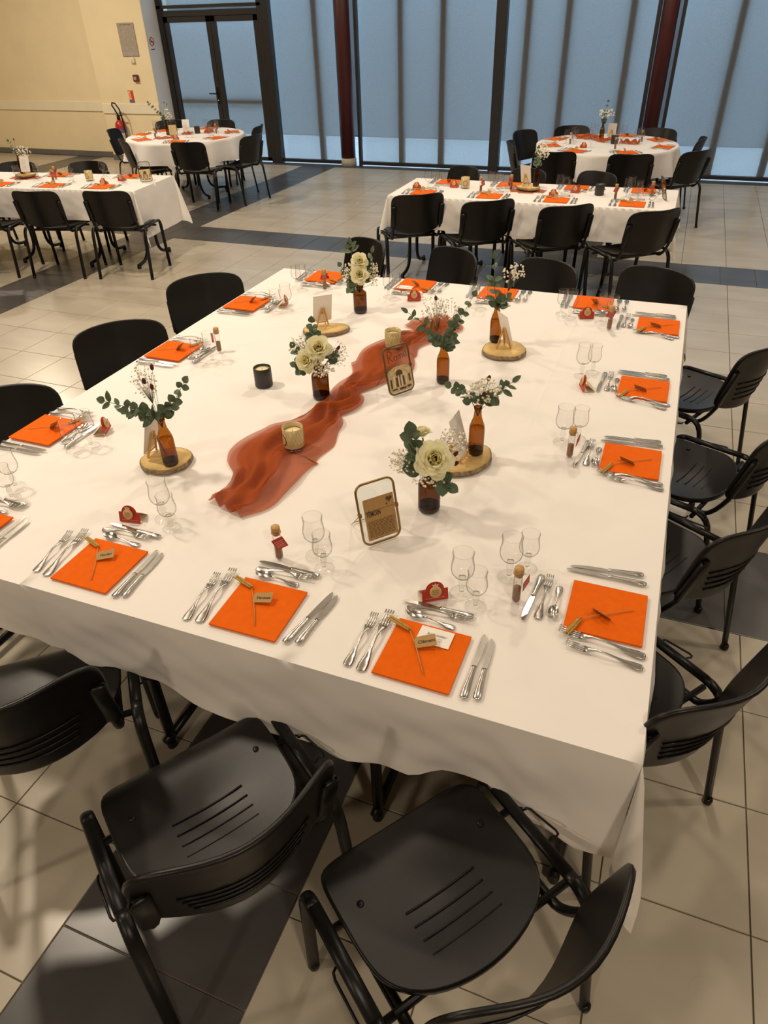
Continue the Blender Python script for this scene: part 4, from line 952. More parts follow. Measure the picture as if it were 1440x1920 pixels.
def log_slice(x, y, z, rx, ry, rz, label, seed=0, h=.020):
    r = random.Random(seed); ph = [r.uniform(0, 6) for _ in range(3)]
    fr = lambda w: 1 + .05 * math.sin(2 * w + ph[0]) + .03 * math.sin(3 * w + ph[1]) + .015 * math.sin(7 * w + ph[2])
    t = thing('log_slice', label, 'log slice', (x, y, z), rz)
    a = MB().lathe([(.90, 0), (.955, .002), (.955, h), (.5, h + .0002)], 48, fr=fr); a.v = [(p[0] * rx, p[1] * ry, p[2]) for p in a.v]
    b = MB().lathe([(.93, .0), (1.0, .004), (1.01, h * .5), (.985, h - .001), (.955, h + .0008), (.952, h - .002)], 48, fr=lambda w: fr(w) * (1 + .008 * math.sin(23 * w)), cap0=False, cap1=False); b.v = [(p[0] * rx, p[1] * ry, p[2]) for p in b.v]
    obj('wood', a.mesh('wood', M_BIRCH), t); obj('bark', b.mesh('bark', M_BARK), t); return t
def easel(x, y, z, ang, label):  # faces +X rotated by ang
    t = thing('mini_easel', label, 'easel', (x, y, z), ang + PI / 2)   # local -Y is the front
    for s in (-1, 1): obj('leg', MB().tube([(s * .030, -.018, .002), (s * .006, .010, .098)], .0032, 6, 1.5).mesh('leg', M_EASEL, False), t)
    obj('leg', MB().tube([(0, .042, .002), (0, .012, .094)], .0032, 6, 1.5).mesh('leg', M_EASEL, False), t)
    obj('ledge', MB().box((0, -.021, .018), (.062, .014, .005), ch=.001).mesh('ledge', M_EASEL, False), t)
    obj('crosspiece', MB().box((0, .002, .070), (.026, .006, .006)).mesh('crosspiece', M_EASEL, False), t)
    return t
MENU_INK = text_lines(.060, .095, 13, M_GINK, rag=.45, th=.22)
def menu_card(x, y, z, ang, label):
    M = TR(x, y, z) @ RZ(ang + PI / 2)
    t = thing('menu_card', label, 'card', (x, y, z), ang + PI / 2)
    p = obj('card', MB().box((0, 0, .0775), (.098, .0012, .150)).mesh('card', M_WHITECARD, False), t, (0, -.0195, .0215), (-.285, 0, 0))
    obj('text_lines', MENU_INK, p, (0, -.0008, .07), (PI / 2, 0, 0))
    return t
def candle_gold(x, y, z, rz, label):
    t = thing('gold_candle', label, 'candle', (x, y, z), rz)
    obj('glass_base', MB().lathe([(.034, 0), (.0385, .002), (.0395, .012), (.0385, .015)], 32, fr=lambda w: 1 + .012 * math.sin(16 * w)).mesh('glass_base', M_GSOLID), t)
    g = obj('glass_jar', MB().lathe([(.0385, .014), (.0388, .090), (.0372, .0905), (.0368, .070)], 36, cap0=False, cap1=False).mesh('glass_jar', M_GOLDG), t)
    dg = MB()
    for k in range(18):
        for s in (-1, 1):
            dg.tube([(.0390 * math.cos(w), .0390 * math.sin(w), zz) for w, zz in [(2 * PI * k / 18 + s * .7 * i / 5, .02 + .066 * i / 5) for i in range(6)]], .0005, 3, caps=False)
    obj('diagonal_ridges', dg.mesh('diagonal_ridges', M_GOLDG), g)
    obj('wax', MB().lathe([(.036, .016), (.0364, .069), (.034, .0695)], 32).mesh('wax', M_WAXG), t)
    obj('wax_top', MB().lathe([(.0362, .0696), (.030, .0702), (.002, .0704)], 28).mesh('wax_top', M_WAX), t)
    obj('wick', MB().tube([(0, 0, .070), (.001, 0, .079)], .0009, 5).mesh('wick', M_INK), t)
    lb = MB()
    lb.grid(lambda u, v: (.0394 * math.cos((u - .5) * 1.0), .0394 * math.sin((u - .5) * 1.0), .044 + (v - .5) * .046 * math.sqrt(max(0.02, 1 - (2 * u - 1) ** 2))), 12, 4)
    l = obj('label_ring', lb.mesh('label_ring', M_BLACKC), t)
    l2 = MB(); l2.grid(lambda u, v: (.0397 * math.cos((u - .5) * .84), .0397 * math.sin((u - .5) * .84), .044 + (v - .5) * .038 * math.sqrt(max(0.02, 1 - (2 * u - 1) ** 2))), 12, 4)
    obj('label_face', l2.mesh('label_face', M_SEED), l)
    return t
def candle_black(x, y, z, rz, label):
    t = thing('black_candle', label, 'candle', (x, y, z), rz)
    obj('ribbed_jar', MB().lathe([(.036, 0), (.0385, .003), (.0385, .083), (.0375, .086), (.0345, .086), (.0345, .070)], 120, cap1=False, fr=lambda w: 1 + .013 * math.sin(30 * w)).mesh('ribbed_jar', M_BLACKC), t)
    obj('wax', MB().lathe([(.0348, .060), (.0345, .0755), (.002, .076)], 28).mesh('wax', M_WAX), t)
    obj('wick', MB().tube([(0, 0, .075), (.001, 0, .083)], .0009, 5).mesh('wick', M_INK), t)
    obj('spout_knob', MB().lathe([(.004, 0), (.006, .004), (.001, .014)], 8).xf(TR(.037, 0, .045) @ RY(PI / 2)).mesh('spout_knob', M_DBRASS), t)
    return t
def round_rect(w, h, r, n=5):
    out = []
    for cx, cy, a0 in ((w / 2 - r, h - r, 0), (-w / 2 + r, h - r, PI / 2), (-w / 2 + r, r, PI), (w / 2 - r, r, 3 * PI / 2)):
        for k in range(n + 1): a = a0 + PI / 2 * k / n; out.append((cx + r * math.cos(a), cy + r * math.sin(a)))
    return out
def glass_frame(x, y, z, u_ang, label, w=.115, h=.178, lean=.27, rim=M_BRASS):
    """stands on its bottom edge centred at x,y; the bottom edge runs along u_ang, front is to the right of it"""
    t = thing('photo_frame', label, 'photo frame', (x, y, z), u_ang)
    M = RX(PI / 2 - lean)
    poly = round_rect(w, h, .022)
    f = obj('rim', MB().tube([tuple(M @ Vector((p[0], p[1], 0))) for p in poly], .0034, 6, closed=True).xf(TR(0, 0, .0034)).mesh('rim', rim), t)
    q = MB().prism(round_rect(w - .004, h - .004, .020), -.0008, .0008).xf(TR(0, 0, .0034) @ M @ TR(0, .002, 0)); obj('glass', q.mesh('glass', M_PANE, False), t)
    for s in (-1, 1): obj('hinge', MB().box((0, 0, 0), (.010, .012, .010), ch=.001).xf(TR(0, 0, .0034) @ M @ TR(s * (w / 2 - .001), h * .52, 0)).mesh('hinge', rim, False), t)
    hp = M @ Vector((0, h * .52, 0)); 
    obj('kickstand', MB().tube([(w / 2 - .004, hp.y + .002, hp.z + .003), (w / 2 - .012, hp.y + .085, .004), (w / 2 - .022, hp.y + .092, .003), (-w / 2 + .022, hp.y + .092, .003), (-w / 2 + .012, hp.y + .085, .004), (-w / 2 + .004, hp.y + .002, hp.z + .003)], .0013, 5).mesh('kickstand', rim), t)
    return t, TR(0, 0, .0034) @ M
# ------------------------------------------------------------------ centre of the big table
SZ = TZM + .0212
log_slice(-1.725, .703, TZM, .091, .086, .3, 'log slice under the leftmost beer bottle of the front table', 1)
bottle('beer', -1.684, .678, SZ, 'amber beer bottle on the leftmost log slice')
log_slice(-.715, 1.055, TZM, .135, .093, .75, 'log slice with the printed menu and bottle, right of centre', 2)
bottle('beer', -.668, 1.102, SZ, 'amber beer bottle on the log slice right of centre')
log_slice(-.788, 2.069, TZM, .098, .112, .2, 'log slice with bottle and easel near the far edge, right', 3)
bottle('beer', -.850, 2.140, SZ, 'amber beer bottle on the far right log slice')
log_slice(-1.709, 2.049, TZM, .115, .075, .5, 'log slice behind the flask with two roses', 4)
bottle('beer', -.968, 1.671, TZM, 'amber beer bottle standing straight on the cloth')
bottle('flask', -1.652, 2.372, TZM, 'dark apothecary flask standing farthest back, near the far edge')
bottle('flask', -1.412, 1.368, TZM, 'dark apothecary flask at the middle of the cloth, beside the runner')
bottle('flask', -.728, .745, TZM, 'dark apothecary flask nearest the camera, with one open rose')
for x, y, a, l in ((-.715, 1.045, math.radians(-4), 'on the log slice right of centre'), (-.790, 2.075, math.radians(42), 'on the far right log slice'), (-1.728, 2.065, math.radians(132), 'on the slice behind the two-rose flask'), (-1.775, .715, math.radians(186), 'on the leftmost log slice')):
    easel(x, y, SZ, a, 'small pine easel %s' % l); menu_card(x, y, SZ, a, 'white menu card propped up %s' % l)
candle_black(-1.706, 1.397, TZM, 2.7, 'black ribbed candle alone on the cloth left of the runner')
candle_gold(-1.326, .949, TZM + .004, -2.3, 'gold glass candle on the near part of the rust runner')
candle_gold(-1.304, 1.950, TZM + .004, .4, 'gold glass candle on the far part of the rust runner')
t, M = glass_frame(-.808, .535, TZM, math.radians(49), 'brass frame holding the TÉMOIN kraft card'); t.scale = (1.10,) * 3
cdm = obj('kraft_card', MB().box((0, 0, 0), (.093, .122, .001)).xf(M @ TR(.004, .072, .0018)).mesh('kraft_card', M_KRAFT, False), t)
def print_on(parent, name, me, M, x, y, zz=.003, rz=0.0):
    Q = M @ TR(x, y, zz) @ RZ(rz); return obj(name, me, parent, Q.to_translation(), Q.to_euler())
print_on(cdm, 'lettering', T_TEM, M, -.039, .087).scale = (.60, 1.1, 1)
print_on(cdm, 'text_lines', text_lines(.082, .050, 12, M_BINK, .02, .42), M, .004, .043)
print_on(cdm, 'rule_line', MB().box((0, 0, 0), (.086, .0006, .0004)).box((-.02, -.008, 0), (.04, .0006, .0004)).box((0, -.083, 0), (.06, .0006, .0004)).mesh('rule_line', M_BINK, False), M, .004, .096)
heart = [(.010 * math.sin(a) ** 3, .0078 * (13 * math.cos(a) - 5 * math.cos(2 * a) - 2 * math.cos(3 * a) - math.cos(4 * a)) / 13) for a in [2 * PI * k / 24 for k in range(24)]]
print_on(cdm, 'heart_mark', MB().add([(x, y, 0) for x, y in heart], [tuple(range(23, -1, -1))]).add([(-.009 + .003 * math.cos(a), -.013 + .003 * math.sin(a), 0) for a in [2 * PI * k / 10 for k in range(10)]], [tuple(range(10))]).mesh('heart_mark', M_BINK, False), M, .036, .118)
t, M = glass_frame(-1.0985, 1.5145, TZM, math.radians(57), 'brass glass frame lettered Rome, before the far gold candle', rim=M_DBRASS); t.scale = (1.12,) * 3
pic = obj('picture', MB().prism([(-.054, .002), (.054, .002), (.055, .088), (.02, .098), (-.02, .098), (-.055, .084)], -.0006, .0006).xf(M @ TR(0, .004, .0014)).mesh('picture', M_STONEPIC, False), t)
arch = MB()
def flat(pts, m=arch): arch.add([(x, y, 0) for x, y in pts], [tuple(range(len(pts)))])
flat([(.016 * math.cos(a) - .002, .070 + .015 * math.sin(a)) for a in [2 * PI * k / 16 for k in range(16)]])
for x0, x1, y0, y1 in ((-.022, -.012, .022, .058), (-.004, .000, .024, .056), (.010, .018, .022, .058), (-.048, -.040, .02, .055), (.038, .046, .03, .06), (-.045, -.020, .012, .017), (-.01, .02, .008, .016), (.026, .044, .010, .018)):
    flat([(x0, y0), (x1, y0), (x1, y1), (x0, y1)])
print_on(pic, 'arch_drawing', arch.mesh('arch_drawing', M_BINK, False), M, 0, .004, .0026)
colm = MB()
for x in (-.030, -.008, .005, .026): colm.box((x, .042, 0), (.0055, .044, .0006))
print_on(pic, 'columns', colm.mesh('columns', M_CREAMC, False), M, 0, .004, .0028)
stk = [[(-.040, .108), (-.040, .148), (-.028, .150), (-.022, .142), (-.028, .132), (-.036, .128), (-.020, .112)], [(-.006, .128), (-.013, .124), (-.012, .115), (-.005, .113), (.000, .119), (-.002, .127), (-.006, .128)],
       [(.005, .113), (.006, .128), (.011, .130), (.014, .124), (.014, .114), (.016, .128), (.021, .131), (.024, .125), (.024, .115)], [(.031, .124), (.043, .127), (.042, .135), (.035, .137), (.031, .130), (.032, .120), (.040, .117), (.046, .122)]]
mb = MB()
for s in stk: mb.tube([(x, y, 0) for x, y in curve_pts([(x, y, 0) for x, y in s], 4 * len(s)) for x, y in [(x, y)]] if False else [tuple(p) for p in curve_pts([(x, y, 0) for x, y in s], 5 * len(s))], .0011, 5)
print_on(t, 'handwriting', mb.mesh('handwriting', M_INK), M, 0, .012, .003)

# rust chiffon runner
def chiffon(path, label, seed, z, amp=.032, nu=40, nv=150, group=None):
    r = random.Random(seed); ph = [r.uniform(0, 6.28) for _ in range(10)]
    P = curve_pts([(x, y, 0) for x, y, w in path], 12 * (len(path) - 1)); n = len(P)
    Wd = [p[2] for p in path]
    def at(v):
        f = v * (n - 1); i = min(n - 2, int(f)); t_ = f - i; p = P[i].lerp(P[i + 1], t_); d = (P[min(i + 2, n - 1)] - P[max(0, i - 1)]).normalized()
        g = v * (len(path) - 1); j = min(len(path) - 2, int(g)); q = g - j; q = q * q * (3 - 2 * q); return p, Vector((-d.y, d.x, 0)), Wd[j] * (1 - q) + Wd[j + 1] * q
    pins = [(-1.326, .949), (-1.304, 1.950)]
    mb = MB()
    for layer in (0, 1):
        def fn(u, v):
            p, nn, w = at(v); c = (u * 2 - 1)
            if layer: c = c * .55 + .25 * math.sin(v * 11 + ph[6])
            wob = .10 * math.sin(v * 17 + ph[0] + c * 2) + .05 * math.sin(v * 41 + ph[1])
            q = p + nn * (c * w * (1 + wob * abs(c)))
            tight = .6 + .5 * max(0, 1 - w / .16)
            fz = abs(math.sin(c * 5.2 + 1.8 * math.sin(v * 8 + ph[2]) + ph[3])) ** 1.6 * .8 + .5 * math.sin(c * 11 + 3.2 * math.sin(v * 6 + ph[4])) * math.sin(v * 23 + ph[5]) + .35 * math.sin(v * 55 + c * 4 + ph[7])
            h = amp * max(0, .35 + fz) * tight * (1 - .75 * abs(c) ** 4)
            pin = min(((q.x - a) ** 2 + (q.y - b) ** 2) ** .5 for a, b in pins)
            k = min(1, max(0, (pin - .042) / .05)); h *= k
            return (q.x, q.y, z + .0008 + .0012 * layer + h + layer * .006 * k)
        mb.grid(fn, nu, nv)
    return tag(obj('chiffon_runner', mb.mesh('chiffon_runner', M_RUST)), label, 'table runner', group)
chiffon([(-1.365, .515, .085), (-1.335, .62, .115), (-1.34, .74, .125), (-1.37, .88, .165), (-1.335, 1.02, .165), (-1.315, 1.14, .10), (-1.33, 1.24, .072), (-1.302, 1.34, .078), (-1.335, 1.45, .065), (-1.29, 1.58, .085), (-1.265, 1.74, .15), (-1.30, 1.88, .145), (-1.275, 2.03, .09), (-1.205, 2.14, .075), (-1.20, 2.27, .14), (-1.235, 2.37, .11)], 'rust chiffon runner winding down the middle of the front table', 4, TZM)

# bouquets: base point in the bottle neck
N = lambda x, y, z: Vector((x, y, z))
b = N(-1.684, .678, SZ + .150)
eucalyptus(b, [off(-.03, .05), off(-.09, .075), off(-.165, .115, -.02)], 'left eucalyptus sprig in the leftmost bottle', 7, (0, 2, 1), .30, seed=1)
eucalyptus(b, [off(.015, .05), off(.05, .085), off(.100, .155, .02)], 'right eucalyptus sprig in the leftmost bottle', 7, (0, 2), .25, seed=2)
eucalyptus(b, [off(-.012, .045, -.02), off(-.03, .06, -.03), off(-.085, .088, -.05)], 'dense low eucalyptus sprig in the leftmost bottle', 7, (1, 0, 3), .3, seed=3)
gypsophila(b, off(-.035, .165, .02), (.045, .060), 'airy babys breath spray in the leftmost bottle', 80, 1, fr=.0030)
burnet(b, off(.005, .215, .02), 'tallest burnet stem in the leftmost bottle'); burnet(b, off(-.025, .175, .0), 'left lower burnet stem in the leftmost bottle'); burnet(b, off(.0, .158, -.01), 'right lower burnet stem in the leftmost bottle')
b = N(-.668, 1.102, SZ + .150)
eucalyptus(b, [off(-.02, .05), off(-.045, .09), off(-.095, .115)], 'left eucalyptus sprig in the bottle right of centre', 5, (0, 2, 3), .35, seed=4)
eucalyptus(b, [off(.02, .05), off(.065, .085), off(.110, .125)], 'right eucalyptus sprig in the bottle right of centre', 5, (1, 0), .3, seed=5)
gypsophila(b, off(.012, .100), (.070, .045), 'full babys breath spray in the bottle right of centre', 95, 2, fr=.0042)
burnet(b, off(.03, .142), 'burnet stem topping the bottle right of centre'); burnet(b, off(.012, .098, -.03), 'low burnet stem in the bottle right of centre')
b = N(-.968, 1.671, TZM + .150)
eucalyptus(b, [off(-.03, .06), off(-.085, .115), off(-.150, .165)], 'left thin eucalyptus sprig in the straight standing bottle', 4, (1, 3), .45, seed=6)
eucalyptus(b, [off(.025, .05), off(.06, .12), off(.115, .225)], 'right eucalyptus sprig in the straight standing bottle', 6, (0, 2, 1), .25, seed=7)
eucalyptus(b, [off(-.015, .045, -.03), off(-.035, .06, -.04), off(-.06, .09, -.05)], 'low round-leaved eucalyptus sprig in the straight standing bottle', 5, (0, 2), .2, 1.1, seed=8)
eucalyptus(b, [off(.008, .03, -.02), off(.028, .07, -.02), off(.045, .125, -.01)], 'dense right eucalyptus sprig in the straight standing bottle', 7, (0, 2), .2, 1.2, seed=28)
gypsophila(b, off(-.045, .175, .02), (.055, .060), 'left babys breath spray in the straight standing bottle', 70, 3, fr=.0034); gypsophila(b, off(.03, .155, .03), (.05, .060), 'right babys breath spray in the straight standing bottle', 50, 4, fr=.0032)
burnet(b, off(-.035, .215, .02), 'burnet stem topping the straight standing bottle')
b = N(-.850, 2.140, SZ + .150)
eucalyptus(b, [off(-.01, .06), off(-.022, .13), off(-.028, .235)], 'upright eucalyptus sprig in the far right bottle', 6, (1, 0, 1), .1, 1.15, seed=9)
eucalyptus(b, [off(.012, .04, -.02), off(.02, .055, -.03), off(.035, .075, -.04)], 'low eucalyptus sprig in the far right bottle', 4, (0, 2), .1, 1.1, seed=10)
gypsophila(b, off(.060, .175), (.055, .050), 'babys breath spray in the far right bottle', 45, 5, fr=.0048)
burnet(b, off(.045, .165, -.03), 'burnet stem in the far right bottle')
b = N(-.728, .745, TZM + .105)
rose(b, off(.010, .105, -.035), (-CB * .80 + CU * .62 + CR * .05), 'large open cream rose in the nearest flask', 1.2, 1)
rose(b, off(-.022, .150, .045), (CB * .2 + CU * .8 - CR * .2), 'half hidden cream rose behind in the nearest flask', .62, 2)
eucalyptus(b, [off(-.025, .06, -.01), off(-.045, .10, -.01), off(-.058, .180, -.005)], 'tall dark eucalyptus sprig in the nearest flask', 8, (0, 2), .3, 1.5, seed=11)
eucalyptus(b, [off(.02, .032, -.03), off(.035, .035, -.05), off(.055, .028, -.065)], 'low eucalyptus sprig over the lip of the nearest flask', 3, (0,), .4, 1.3, seed=12)
gypsophila(b, off(-.085, .085), (.045, .050), 'left babys breath spray in the nearest flask', 90, 6); gypsophila(b, off(.070, .130, .02), (.045, .060), 'right babys breath spray in the nearest flask', 90, 7); gypsophila(b, off(-.005, .050, -.05), (.06, .025), 'low babys breath spray in the nearest flask', 60, 8)
burnet(b, off(.078, .115, -.02), 'upper right burnet stem in the nearest flask'); burnet(b, off(.080, .080, -.02), 'lower right burnet stem in the nearest flask'); burnet(b, off(-.022, .072, -.055), 'left burnet stem in the nearest flask')
b = N(-1.412, 1.368, TZM + .105)
rose(b, off(.006, .122, -.02), (-CB * .75 + CU * .6 + CR * .1), 'upper right rose of the middle flask', 1.05, 3)
rose(b, off(-.040, .082, -.045), (-CB * .85 + CU * .45 - CR * .25), 'lower left rose of the middle flask', .95, 4)
eucalyptus(b, [off(-.012, .09, .03), off(-.018, .15, .03), off(-.016, .215, .02)], 'tall eucalyptus sprig in the middle flask', 4, (0, 2), .55, 1.1, seed=13)
eucalyptus(b, [off(.03, .05), off(.05, .075), off(.072, .10, -.02)], 'right eucalyptus sprig in the middle flask', 4, (0, 2), .5, 1.0, seed=14)
eucalyptus(b, [off(-.035, .04), off(-.07, .07), off(-.095, .12)], 'left eucalyptus sprig in the middle flask', 4, (0, 3), .5, 1.0, seed=15)
eucalyptus(b, [off(-.035, .03, -.02), off(-.06, .04, -.03), off(-.09, .055, -.03)], 'low left eucalyptus sprig in the middle flask', 3, (0, 2), .5, 1.0, seed=16)
gypsophila(b, off(-.075, .115, .02), (.045, .050), 'left babys breath spray in the middle flask', 80, 9); gypsophila(b, off(.088, .085, .01), (.040, .060), 'right babys breath spray in the middle flask', 70, 10, fr=.0028); gypsophila(b, off(.01, .045, -.055), (.06, .030), 'low babys breath spray in the middle flask', 60, 11, fr=.0042)
burnet(b, off(.085, .115, 0), 'right burnet stem in the middle flask'); burnet(b, off(.0, .080, -.055), 'central burnet stem in the middle flask')
b = N(-1.652, 2.372, TZM + .105)
rose(b, off(.006, .165, -.01), (-CB * .75 + CU * .5 + CR * .1), 'upper rose of the far flask', .92, 5)
rose(b, off(.006, .105, -.035), (-CB * .85 + CU * .35), 'lower rose of the far flask', .98, 6)
eucalyptus(b, [off(-.03, .05), off(-.055, .085), off(-.092, .14)], 'left eucalyptus sprig in the far flask', 5, (0, 2), .3, 1.0, seed=17)
eucalyptus(b, [off(.03, .06), off(.05, .12), off(.072, .205)], 'right eucalyptus sprig in the far flask', 6, (1, 0), .3, 1.05, seed=18)
eucalyptus(b, [off(-.02, .08, .03), off(-.03, .17, .03), off(-.038, .245, .02)], 'tall thin eucalyptus sprig in the far flask', 2, (1,), .85, 1.1, seed=19)
eucalyptus(b, [off(-.02, .03, -.02), off(-.04, .035, -.03), off(-.05, .03, -.04)], 'low eucalyptus sprig in the far flask', 3, (0, 2), .3, 1.0, seed=20)
gypsophila(b, off(-.055, .11), (.040, .050), 'left babys breath spray in the far flask', 45, 12, fr=.0044); gypsophila(b, off(.080, .10), (.030, .075), 'right hanging babys breath spray in the far flask', 60, 13, fr=.0044)

# ------------------------------------------------------------------ rear tables
def far_setting(x, y, rz, where, glasses=(), card=None, tube=None, z=TZ, items=('fork_outer', 'fork_inner', 'knife_inner', 'knife_outer', 'top_knife', 'top_spoon'), wh=True):
    M = TR(x, y, 0) @ RZ(rz); P = lambda p: tuple((M @ Vector((p[0], p[1], 0)))[:2])
    tag(obj('napkin', NAP_ME, None, (x, y, z + .0021), (0, 0, rz)), 'folded orange paper napkin %s' % where, 'napkin', 'orange napkins on the rear tables')
    for nm in items: cutlery(nm, P(TPL[nm][0]), P(TPL[nm][1]), where, z, False)
    if wh:
        hx, hy = P((-.058, .062)); sx, sy = P((.042, -.088)); ang = math.atan2(hy - sy, hx - sx) - PI / 2
        wheat(hx, hy, z + .0045, ang, 'gold wheat ear with kraft tag %s' % where, (0.5, -0.5, 0.9), group='wheat ears on the rear tables')
    for i, (gx, gy) in enumerate(glasses):
        k = ('big', 'small', 'mid')[i % 3]; wine_glass(k, gx, gy, z, '%s stemmed glass %s' % (('largest', 'smallest', 'medium')[i % 3] if len(glasses) > 2 else ('larger', 'smaller')[i % 2], where), 'stemmed glasses on the rear tables')
    if card: favour_card(card[0], card[1], z, card[2], 'red arched favour card %s' % where, 'red favour cards on the rear tables')
    if tube: vial(tube[0], tube[1], z, tube[2], 'corked powder vial %s' % where, 'powder vials on the rear tables')
RT = 'of the right rectangular table'
far_setting(-2.286, 5.345, 0, 'at the leftmost near setting ' + RT, ((-2.301, 5.526), (-2.196, 5.506)), (-2.393, 5.481, .1))
far_setting(-1.680, 5.340, 0, 'at the second near setting ' + RT, ((-1.660, 5.56), (-1.585, 5.54)), None, (-1.798, 5.49, .5))
far_setting(-1.101, 5.322, 0, 'at the third near setting ' + RT, ((-1.128, 5.600), (-1.016, 5.498), (-1.069, 5.555)), (-1.151, 5.464, .0))
far_setting(-.490, 5.325, 0, 'at the rightmost near setting ' + RT, ((-.560, 5.561), (-.462, 5.500)), None, (-.640, 5.455, 2.6))
far_setting(-2.199, 5.833, PI, 'at the leftmost far setting ' + RT, ((-2.245, 5.590), ), (-2.081, 5.626, 0.0))
far_setting(-1.62, 5.840, PI, 'at the second far setting ' + RT, ((-1.730, 5.60), (-1.655, 5.64)), None, (-1.563, 5.655, 3.0))
far_setting(-1.012, 5.848, PI, 'at the third far setting ' + RT, (), (-.997, 5.657, 0.0))
far_setting(-.440, 5.855, PI, 'at the rightmost far setting ' + RT, ((-.537, 5.642), (-.468, 5.60)), None, (-.363, 5.640, 2.8))
candle_gold(-1.976, 5.616, TZ, -1.57 + .3, 'gold glass candle on the right rectangular table'); candle_black(-.788, 5.611, TZ, 0, 'black candle on the right rectangular table')
log_slice(-1.405, 5.645, TZ + .013, .11, .09, 0, 'log slice on the right rectangular table', 5)
bottle('beer', -1.345, 5.665, TZ + .0342, 'amber beer bottle on the right rectangular table')
easel(-1.440, 5.655, TZ + .0342, math.radians(75), 'small pine easel on the right rectangular table'); menu_card(-1.440, 5.655, TZ + .0342, math.radians(75), 'menu card seen from behind on the right rectangular table')
t, M = glass_frame(-.252, 5.545, TZ, math.radians(-72) + PI, 'photo frame standing at the right end of the right rectangular table', rim=M_DBRASS)
obj('picture', MB().box((0, 0, 0), (.10, .10, .001)).xf(M @ TR(0, .065, .0018)).mesh('picture', M_STONEPIC, False), t)
def scarf(path, label, seed, z=TZ, amp=.02):
    r = random.Random(seed); ph = [r.uniform(0, 6) for _ in range(5)]; P = curve_pts([(x, y, 0) for x, y, w in path], 24); n = len(P)
    def fn(u, v):
        f = v * (n - 1); i = min(n - 2, int(f)); p = P[i].lerp(P[i + 1], f - i); d = (P[min(n - 1, i + 2)] - P[max(0, i - 1)]).normalized(); c = u * 2 - 1
        w = path[min(len(path) - 1, int(v * len(path)))][2]
        return (p.x - d.y * c * w, p.y + d.x * c * w, z + .001 + amp * max(0, .2 + abs(math.sin(c * 4 + ph[0] + 2 * math.sin(v * 7 + ph[1]))) + .5 * math.sin(v * 19 + ph[2])) * (1 - c ** 4))
    return tag(obj('chiffon_scarf', MB().grid(fn, 14, 40).mesh('chiffon_scarf', M_RUST)), label, 'table runner')
scarf([(-1.56, 5.60, .06), (-1.47, 5.625, .11), (-1.36, 5.64, .11), (-1.25, 5.63, .06)], 'rust chiffon bundle under the slice of the right rectangular table', 1, amp=.005)
b = N(-1.345, 5.665, TZ + .03 + .150)
gypsophila(b, off(.03, .13), (.06, .07), 'babys breath spray on the right rectangular table', 70, 14, fr=.0062); eucalyptus(b, [off(-.01, .05), off(-.015, .09), off(-.01, .15)], 'eucalyptus sprig on the right rectangular table', 5, (0, 2), .1, 1.1, seed=21)
eucalyptus(b, [off(-.0, .03, -.02), off(-.01, .04, -.03), off(.0, .05, -.04)], 'low eucalyptus sprig on the right rectangular table', 3, (0, 2), .1, 1.0, seed=22)
LT = 'of the left rectangular table'
R3 = T3R
FEW = ('fork_outer', 'fork_inner', 'knife_inner', 'knife_outer')
far_setting(-5.993, 4.770, R3, 'at the middle near setting ' + LT, ((-5.943, 4.985), (-5.885, 4.96)), None, (-6.071, 4.885, .5), items=FEW)
far_setting(-5.435, 4.838, R3, 'at the right near setting ' + LT, ((-5.367, 5.06), (-5.31, 5.03)), (-5.499, 4.955, .1), items=FEW)
far_setting(-6.584, 4.690, R3, 'at the left near setting ' + LT, ((-6.52, 4.88), (-6.58, 4.92)), None, None, items=FEW)
far_setting(-6.305, 5.245, R3 + PI, 'at the middle far setting ' + LT, ((-6.39, 5.01), (-6.45, 5.07)), None, (-6.200, 5.055, 2.8), items=FEW)
far_setting(-5.480, 5.350, R3 + PI, 'at the right far setting ' + LT, ((-5.77, 5.28), (-5.70, 5.24)), (-5.436, 5.150, .1), items=FEW)
candle_gold(-5.782, 5.080, TZ, -1.57 + .1, 'gold glass candle on the left rectangular table')
log_slice(-6.59, 5.045, TZ + .013, .11, .085, .2, 'log slice on the left rectangular table', 6); bottle('beer', -6.650, 5.075, TZ + .0342, 'amber beer bottle on the left rectangular table')
easel(-6.565, 5.050, TZ + .0342, math.radians(-70), 'small pine easel on the left rectangular table'); menu_card(-6.565, 5.050, TZ + .0342, math.radians(-70), 'menu card facing us on the left rectangular table')
scarf([(-6.74, 5.00, .06), (-6.64, 5.03, .11), (-6.52, 5.05, .11), (-6.42, 5.07, .06)], 'rust chiffon bundle under the slice of the left rectangular table', 2, amp=.005)
t, M = glass_frame(-5.133, 5.150, TZ, math.radians(40), 'photo frame standing at the right end of the left rectangular table', rim=M_DBRASS)
obj('picture', MB().box((0, 0, 0), (.10, .095, .001)).xf(M @ TR(0, .062, .0018)).mesh('picture', M_STONEPIC, False), t)
print_on(t, 'arch_drawing', arch.mesh('arch_drawing', M_BINK, False), M, 0, .01, .0026)
b = N(-6.650, 5.075, TZ + .03 + .150)
gypsophila(b, off(.06, .06), (.09, .05), 'babys breath spray on the left rectangular table', 55, 15, fr=.006); eucalyptus(b, [off(-.01, .05), off(-.03, .1), off(-.05, .15)], 'eucalyptus sprig on the left rectangular table', 5, (0, 3), .2, 1.0, seed=23); burnet(b, off(.01, .17), 'burnet stem on the left rectangular table')
RR = 'of the right round table'
CXR, CYR = -1.05, 8.40
def rs(cx, cy, ang, rad=.66): return cx + rad * math.cos(ang), cy + rad * math.sin(ang), ang + PI / 2
